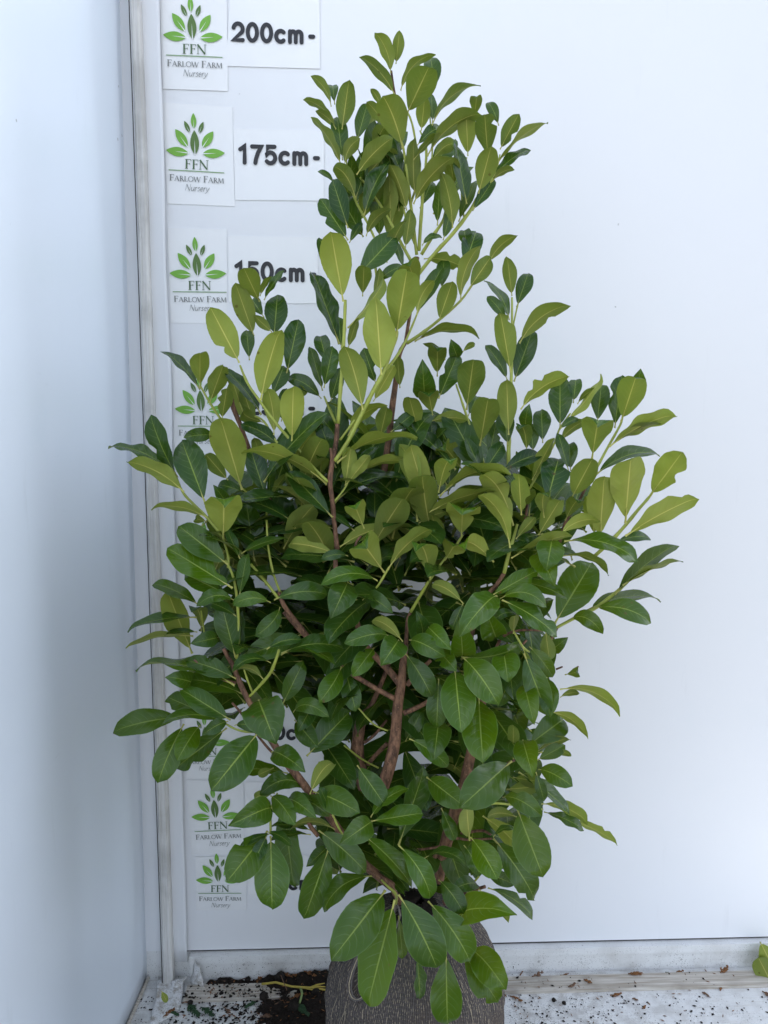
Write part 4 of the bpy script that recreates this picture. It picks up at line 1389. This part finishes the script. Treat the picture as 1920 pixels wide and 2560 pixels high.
leaf_rows = []; cur = None
for ln in LEAVES.strip().splitlines():
    if ln.startswith('#'): cur = ln[1:].strip(); continue
    q = ln.split()
    leaf_rows.append((cur, *map(float, q[:5]), q[5], float(q[6]), float(q[7]), len(q) > 8))
ASPECT = .44
specs = []
for idx, (c, x0, y0, x1, y1, w, side, d, k, hole) in enumerate(leaf_rows):
    rr = random.Random(idx*13+5)
    u0, v0 = px(c, x0, y0); u1, v1 = px(c, x1, y1)
    P0 = at_y(u0, v0, yd(d)); 
    dist = (P0-CP).dot(FW); m_per = dist/FPX
    La = math.hypot(u1-u0, v1-v0)*m_per; Wa = w/3.0*m_per
    up = v1 < v0
    asp = rr.uniform(.40, .48)
    ratio = Wa/La
    if ratio > asp: Lr = min(Wa/asp, La*1.75)
    else: Lr = La
    base_t = {'b': .24, 't': (-.12 if up else .26)}[side]+rr.uniform(-.06, .06)
    dz = math.sqrt(max(0, Lr*Lr-La*La))
    if side == 't' and up and ratio < .7: dz = -dz*.6
    dz = dz if abs(dz) > abs(base_t)*La else base_t*La
    tipd = yd(d)-dz
    tipd = min(tipd, -.012)
    P1 = at_y(u1, v1, tipd); P1 = P0+(P1-P0)*1.045
    ax = (P1-P0); Ln = ax.length; a = ax.normalized()
    tocam = (CP-(P0+P1)/2).normalized()
    face = (tocam-a*tocam.dot(a)).normalized()
    # "left of travel" as seen
    left = face.cross(a).normalized()
    full = max(.36, asp*Ln/La if ratio > asp else asp)
    phi = math.acos(max(.22, min(1, ratio/full)))
    width = Wa/max(math.cos(phi), .30)
    width = min(width, Ln*.52) if ratio < asp else max(Wa, Ln*.36)
    if abs(k) > .001: s = 1 if k > 0 else -1
    else: s = 1 if left.z*1 > 0 else -1
    if abs(a.z) > .85 and abs(k) < .001: s = rr.choice((1, -1)); phi = min(phi, .9)
    nsign = 1 if side == 't' else -1
    n = face*(math.cos(phi)*nsign)+left*(math.sin(phi)*s)
    sp = math.sin(phi)
    bend = max(.05, abs(k)/max(sp, .35)) if abs(k) > .001 else rr.uniform(.035, .085)
    bend = min(bend, .22)
    lat = left*(k*Ln - bend*Ln*sp*s) if abs(k) > .001 else left*(-bend*Ln*sp*s)
    fold = rr.uniform(.16, .42)
    tc_ = None
    if ratio > .62:
        fold = rr.uniform(.30, .5); bend = max(bend, .15); tc_ = 1.1
        lat = lat if abs(k) > .001 else Vector()
    specs.append(dict(P0=P0, P1=P1, n=n, width=width, bend=bend, lat=lat, fold=fold, tc=tc_, seed=idx, hole=hole, side=side, big=Wa*La/(m_per**2), d=d, c=c, v=v0))

# inner leaves the photograph shows only in glimpses: on the twigs between and behind those above
rf = random.Random(23)
POLY = [(430,1130),(540,1000),(640,890),(730,850),(850,890),(960,870),(1080,960),(1190,970),(1285,1060),(1270,1210),(1200,1300),(1190,1420),(1185,1560),(1190,1700),(1150,1850),(1040,1930),(900,1950),(770,1925),(690,1870),(640,1790),(690,1680),(610,1600),(550,1520),(470,1580),(400,1500),(400,1430),(430,1330),(400,1230)]
POLY = [(a/.864, b/.864) for a, b in POLY]
KEEP = [(660,1790,750,1900),(640,1970,690,2050),(912,1810,945,1920),(968,1905,1008,1945)]
def inside(x, y):
    r = False; n_ = len(POLY)
    for i in range(n_):
        (xa, ya_), (xb_, yb_) = POLY[i], POLY[(i+1) % n_]
        if (ya_ > y) != (yb_ > y) and x < (xb_-xa)*(y-ya_)/(yb_-ya_)+xa: r = not r
    return r
nf = 0; tries = 0
while nf < 800 and tries < 18000:
    tries += 1
    u, v_ = rf.uniform(480, 1480), rf.uniform(990, 2190)
    if not inside(u, v_): continue
    yy = AXIS_Y + rf.uniform(-.05, .27) if v_ < 1500 else AXIS_Y+rf.uniform(-.04, .24)
    P0 = at_y(u, v_, yy)
    az = rf.uniform(0, 6.28); out = Vector((math.cos(az), math.sin(az)*.7-.15, 0)); cx = P0.x-BALL.x
    out.x += cx*2.0
    el = rf.uniform(.5, 2.2) if v_ < 1250 else rf.uniform(-.2, 1.2) if v_ < 1480 else rf.uniform(-.9, .45)
    a = (out.normalized()+Vector((0, 0, el))).normalized()
    Ln = rf.uniform(.105, .155); P1 = P0+a*Ln
    if P1.y > -.015 or P1.y < -.60: continue
    q = P1-CP; uu = 960+FPX*q.dot(RT)/q.dot(FW); v2 = 1280-FPX*q.dot(UP)/q.dot(FW)
    if not inside(uu, v2): continue
    mu, mv = (u+uu)/2, (v_+v2)/2
    if any(x0-18 < X < x1+18 and y0-18 < Y < y1+18 for x0, y0, x1, y1 in KEEP for X, Y in ((u, v_), (uu, v2), (mu, mv))): continue
    n = Vector((rf.uniform(-.5, .5), rf.uniform(-.6, .2), 1))
    n = (n-a*n.dot(a)).normalized()
    nf += 1
    specs.append(dict(P0=P0, P1=P1, n=n, width=Ln*rf.uniform(.36, .42), bend=rf.uniform(.03, .1), lat=Vector(), fold=rf.uniform(.15, .4), seed=5000+nf, hole=False, side='f', big=0, d=0, c='F', v=v_))
POLY = [(900,1290),(1280,1290),(1260,1500),(900,1500)]; nm_ = 0
while nm_ < 34:
    u, v_ = rf.uniform(900, 1280), rf.uniform(1290, 1500)
    P0 = at_y(u, v_, AXIS_Y+rf.uniform(.02, .22))
    a = Vector((rf.uniform(-1, 1), rf.uniform(-.7, .5), rf.uniform(-.5, .6))).normalized()
    Ln = rf.uniform(.10, .14); P1 = P0+a*Ln
    if P1.y > -.02: continue
    n = Vector((rf.uniform(-.5, .5), rf.uniform(-1, .2), .7)); n = (n-a*n.dot(a)).normalized()
    nm_ += 1
    specs.append(dict(P0=P0, P1=P1, n=n, width=Ln*rf.uniform(.38, .46), bend=rf.uniform(.03, .1), lat=Vector(), fold=rf.uniform(.15, .4), seed=6000+nm_, hole=False, side='f', big=0, d=0, c='F', v=v_))
TOP = [(815,390),(850,300),(900,250),(1030,330),(1170,340),(1190,450),(1060,560),(960,620),(850,620),(830,500)]
POLY = TOP; nt_ = 0; tries = 0
while nt_ < 18 and tries < 3000:
    tries += 1
    u, v_ = rf.uniform(810, 1200), rf.uniform(240, 630)
    if not inside(u, v_): continue
    P0 = at_y(u, v_, AXIS_Y+rf.uniform(.05, .14))
    a = Vector((rf.uniform(-.55, .55)+(u-960)/500, rf.uniform(-.5, .5), rf.uniform(.6, 1.2))).normalized()
    Ln = rf.uniform(.08, .11); P1 = P0+a*Ln
    q = P1-CP; uu = 960+FPX*q.dot(RT)/q.dot(FW); v2 = 1280-FPX*q.dot(UP)/q.dot(FW)
    if not inside(uu, v2): continue
    n = Vector((-a.x*.5+rf.uniform(-.6, .6), rf.uniform(-1, .9), .3)); n = (n-a*n.dot(a)).normalized()
    nt_ += 1
    specs.append(dict(P0=P0, P1=P1, n=n, width=Ln*rf.uniform(.38, .44), bend=rf.uniform(.03, .09), lat=Vector(), fold=rf.uniform(.15, .4), seed=7000+nt_, hole=False, side='f', big=0, d=0, c='A', v=v_))
order = sorted(range(len(specs)), key=lambda i: -specs[i]['big'])
parts = set(order[:298])
sv, sf, su = [], [], []
for i, s in enumerate(specs):
    rr = random.Random(s['seed']+77)
    vs, fs_, us = leaf_geo(s['P0'], s['P1'], s['n'], s['width'], s['bend'], s['lat'], s['fold'], s['seed'], s['hole'], tipcurl=s.get('tc'),
                           nt=22 if i in parts else 14, nv=6 if i in parts else 4, pet=.03 if s['side'] == 'f' else .075)
    if i in parts:
        o = mesh_obj('leaf', vs, fs_, LEAF, plant, None, True, us, s['P0']-PO)
        young = 0
        hue = rr.uniform(.05, .75); lite = rr.uniform(.25, .66)
        if s['side'] == 'b' and s['d'] >= 14: hue = rr.uniform(.45, 1.0); lite += .3
        if s['side'] == 't': hue = rr.uniform(.05, .4) if s['v'] < 1330 else rr.uniform(.5, 1.0)
        if s['side'] == 't' and s['d'] < 18 : lite -= .08
        o.color = (hue, lite, 1.0 if rr.random() < .35 else .15, 1)
        if s['hole']: o['label'] = 'top leaf with eaten holes'
    else:
        b = len(sv); off = s['P0']-PO
        sv += [x+off for x in vs]; sf += [tuple(b+q for q in ff) for ff in fs_]; su += us
o = mesh_obj('inner_foliage', sv, sf, LEAF, plant, None, True, su)
o.color = (.35, .42, .2, 1)
stuff(o)

# stems
for ln in STEMS.strip().splitlines():
    head, rest = ln.split(' ', 1); kind, rest = rest.split(' ', 1)
    pts = []; rad = []
    for seg in rest.split(','):
        x, y, d, w = map(float, seg.split())
        u, v_ = px(head, x, y)
        P = at_y(u, v_, yd(d)+.012); pts.append(P); rad.append(max(.0013, w/3.0/2*((P-CP).dot(FW)/FPX)))
    # smooth through the traced points
    P2, R2 = [], []
    n_ = len(pts)
    for i in range(n_-1):
        p0, p1, p2, p3 = pts[max(0, i-1)], pts[i], pts[i+1], pts[min(n_-1, i+2)]
        for q in range(4):
            t_ = q/4
            P2.append(.5*((2*p1)+(p2-p0)*t_+(2*p0-5*p1+4*p2-p3)*t_**2+(3*p1-p0-3*p2+p3)*t_**3)); R2.append(rad[i]*(1-t_)+rad[i+1]*t_)
    P2.append(pts[-1]); R2.append(rad[-1])
    R2 = [r*(1+.10*noise.noise((i*.9, r*900, 4))+(.16 if (i % 5 == 0 and kind == 'green' and 0 < i < len(R2)-1) else 0)) for i, r in enumerate(R2)]
    o0 = P2[0].copy(); mb = MB(); mb.tube([p-o0 for p in P2], R2, 10 if kind != 'green' else 8)
    mb.build('trunk' if kind == 'trunk' else 'branch' if kind == 'brown' else 'shoot', YELLOW if kind == 'green' else BARK, plant, True).location = o0-PO

# root ball in its net sack
def sack_mat():
    m, nt = mat('woven_root_net')
    uv = N(nt, 'ShaderNodeUVMap'); uv.uv_map = 'UVMap'
    pos = geopos(nt)
    wob = N(nt, 'ShaderNodeTexNoise'); wob.inputs['Scale'].default_value = 9; wob.inputs['Detail'].default_value = 4; L(nt, pos, wob.inputs['Vector'])
    off = N(nt, 'ShaderNodeVectorMath', operation='MULTIPLY_ADD'); L(nt, wob.outputs['Color'], off.inputs[0]); off.inputs[1].default_value = (.03, .012, 0); L(nt, uv.outputs[0], off.inputs[2])
    sx = N(nt, 'ShaderNodeSeparateXYZ'); L(nt, off.outputs[0], sx.inputs[0])
    warp = mathn(nt, 'PINGPONG', mathn(nt, 'MULTIPLY', sx.outputs[0], 260), .5)
    weft = mathn(nt, 'PINGPONG', mathn(nt, 'MULTIPLY', sx.outputs[1], 190), .5)
    th = ramp(nt, warp, .22, .40); tw = ramp(nt, weft, .30, .45)
    nz = noise_n(nt, scaled(nt, off.outputs[0], (260, 210, 1)), 1.0, 2)
    pale = mathn(nt, 'MULTIPLY', th, ramp(nt, nz, .50, .58))
    fuzz = noise_n(nt, pos, 160, 5)
    c = mixc(nt, fuzz, (.026, .022, .021), (.10, .088, .082))
    c = mixc(nt, mathn(nt, 'MULTIPLY', mathn(nt, 'MAXIMUM', th, mathn(nt, 'MULTIPLY', tw, .8)), .55), c, (.13, .118, .115))
    c = mixc(nt, mathn(nt, 'MULTIPLY', pale, .62), c, (.42, .35, .25))
    z = N(nt, 'ShaderNodeSeparateXYZ'); L(nt, pos, z.inputs[0])
    c = mixc(nt, mathn(nt, 'MULTIPLY', ramp(nt, noise_n(nt, pos, 11, 4), .45, .7), .55), c, (.085, .062, .05))
    h = mathn(nt, 'ADD', mathn(nt, 'MAXIMUM', th, mathn(nt, 'MULTIPLY', tw, .5)), mathn(nt, 'MULTIPLY', fuzz, .8))
    finish(nt, c, .95, h, .7, .0022, .15); return m
SACK = sack_mat()
prof = [(.128,.0),(.143,.06),(.152,.13),(.157,.20),(.158,.27),(.152,.32),(.140,.36),(.122,.385),(.098,.41),(.07,.43),(.04,.445)]
def prof_r(z):
    for (r0, z0), (r1, z1) in zip(prof, prof[1:]):
        if z <= z1: return r0+(r1-r0)*(z-z0)/(z1-z0)
    return prof[-1][0]
hd = ray(880, 2415); hb = CP-PO                      # where the net is torn open
qa = hd.x**2+hd.y**2; qb = 2*(hb.x*hd.x+hb.y*hd.y); qc = hb.x**2+hb.y**2-.152**2
HOLE = hb+hd*((-qb-math.sqrt(max(0, qb*qb-4*qa*qc)))/(2*qa))
ha = math.atan2(HOLE.y, HOLE.x); hz = HOLE.z
nu, nz_ = 140, 90; v, f, uvs, fm = [], [], [], []
for j in range(nz_+1):
    z = .445*j/nz_
    for i in range(nu+1):
        a = 2*math.pi*i/nu
        r = prof_r(z)*(1+.055*noise.noise((math.cos(a)*2.2, math.sin(a)*2.2, z*9))+.024*noise.noise((math.cos(a)*7, math.sin(a)*7, z*26)))
        r += .0022*math.sin(a*46+4*noise.noise((a*2, z*8, 0)))*min(1, (z+.05)*4)
        da = ((a-ha+math.pi) % (2*math.pi))-math.pi
        e = math.hypot((da-.35*(z-hz)*-1.0)*r/.030, (z-hz)/.055)
        if e < 1.15: r -= .06*(1-max(0, min(1, (e-.75)/.4)))
        elif e < 1.7: r += .004*math.sin((e-1.15)/.55*math.pi)
        v.append(Vector((r*math.cos(a), r*math.sin(a), z))); uvs.append((i/nu, z*1.0))
        fm.append(e < 1.10)
w_ = nu+1; fi = []
for j in range(nz_):
    for i in range(nu):
        f.append((j*w_+i, j*w_+i+1, (j+1)*w_+i+1, (j+1)*w_+i)); fi.append(1 if fm[j*w_+i] else 0)
f.append(tuple(nz_*w_+i for i in range(nu))); fi.append(1)
ball = mesh_obj('root_ball', v, f, [SACK, SOIL], plant, fi, True, uvs)
# loose yarns: rim of the tear, the gathered neck, a few stray threads (real thin cords)
YARN = flat_mat('beige_yarn', (.38, .32, .23), .9, .35, 300, .3)
DYARN = flat_mat('grey_yarn', (.12, .105, .10), .95, .4, 300, .3)
ry = random.Random(5)
def on_ball(a, z, lift=.003):
    r = prof_r(z)*(1+.030*noise.noise((math.cos(a)*2.2, math.sin(a)*2.2, z*9)))+lift
    return Vector((r*math.cos(a), r*math.sin(a), z))
for k in range(3):
    mb = MB(); pts = []
    for i in range(26):
        t_ = 2*math.pi*i/25+k; rr_ = 1.0+.05*k+.05*math.sin(3*t_+k)
        zz = hz+.056*rr_*math.sin(t_); aa = ha+.031*rr_*math.cos(t_)/.15-.35*(zz-hz)
        pts.append(on_ball(aa, max(.01, zz), .004+.0015*k))
    mb.tube(pts, .0011 if k else .0016, 5, 0, False)
    mb.build('yarn', YARN if k % 3 == 1 else DYARN, ball, True)
for k in range(40):
    mb = MB(); a = -math.pi/2+ry.uniform(-1.5, 1.5); z = ry.uniform(.10, .34); ln = ry.uniform(.03, .10); sw = ry.uniform(-.10, .10); pts = []
    for i in range(8):
        t_ = i/7; zz = min(.40, z+ln*(t_-.5))
        pts.append(on_ball(a+sw*(t_-.5)+.02*math.sin(t_*7+k), max(.01, zz), .0016+.002*math.sin(t_*3.1)))
    da = ((a-ha+math.pi) % (2*math.pi))-math.pi
    if math.hypot(da*.15/.03, (z-hz)/.055) < 1.5: continue
    mb.tube(pts, ry.choice((.0004, .00055)), 4, 0, False)
    mb.build('yarn', YARN if ry.random() < .7 else DYARN, ball, True)

# the two laurel leaves at the right edge of the floor, and a small faded one in the corner
def loose_leaf(uv0, uv1, z0, z1, y0, y1, width, side, label, col, seed):
    P0 = at_y(*uv0, y0); P1 = at_y(*uv1, y1)
    a = (P1-P0).normalized(); tc = (CP-P0).normalized(); n = (tc-a*tc.dot(a)).normalized()*(1 if side == 't' else -1)
    vs, fs_, us = leaf_geo(P0, P1, n, width, .06, Vector(), .3, seed)
    o = mesh_obj('fallen_leaf', vs, fs_, LEAF, None, None, True, us, P0); o.color = col
    return tag(o, label, 'leaf', 'laurel leaves fallen on the floor')
loose_leaf((1900,2355),(1945,2440), 0, 0, -.05, -.06, .045, 'b', 'upright pale laurel leaf at the right edge above the batten', (.8,.6,.2,1), 901)
loose_leaf((1935,2470),(1895,2392), 0, 0, -.07, -.05, .05, 'b', 'laurel leaf resting on the batten at the right edge, its end browned', (.6,.5,1,1), 902)
loose_leaf((404,2478),(418,2506), 0, 0, -.12, -.135, .014, 'b', 'small faded yellow green leaf below the corner pole', (.9,.7,1,1), 903)
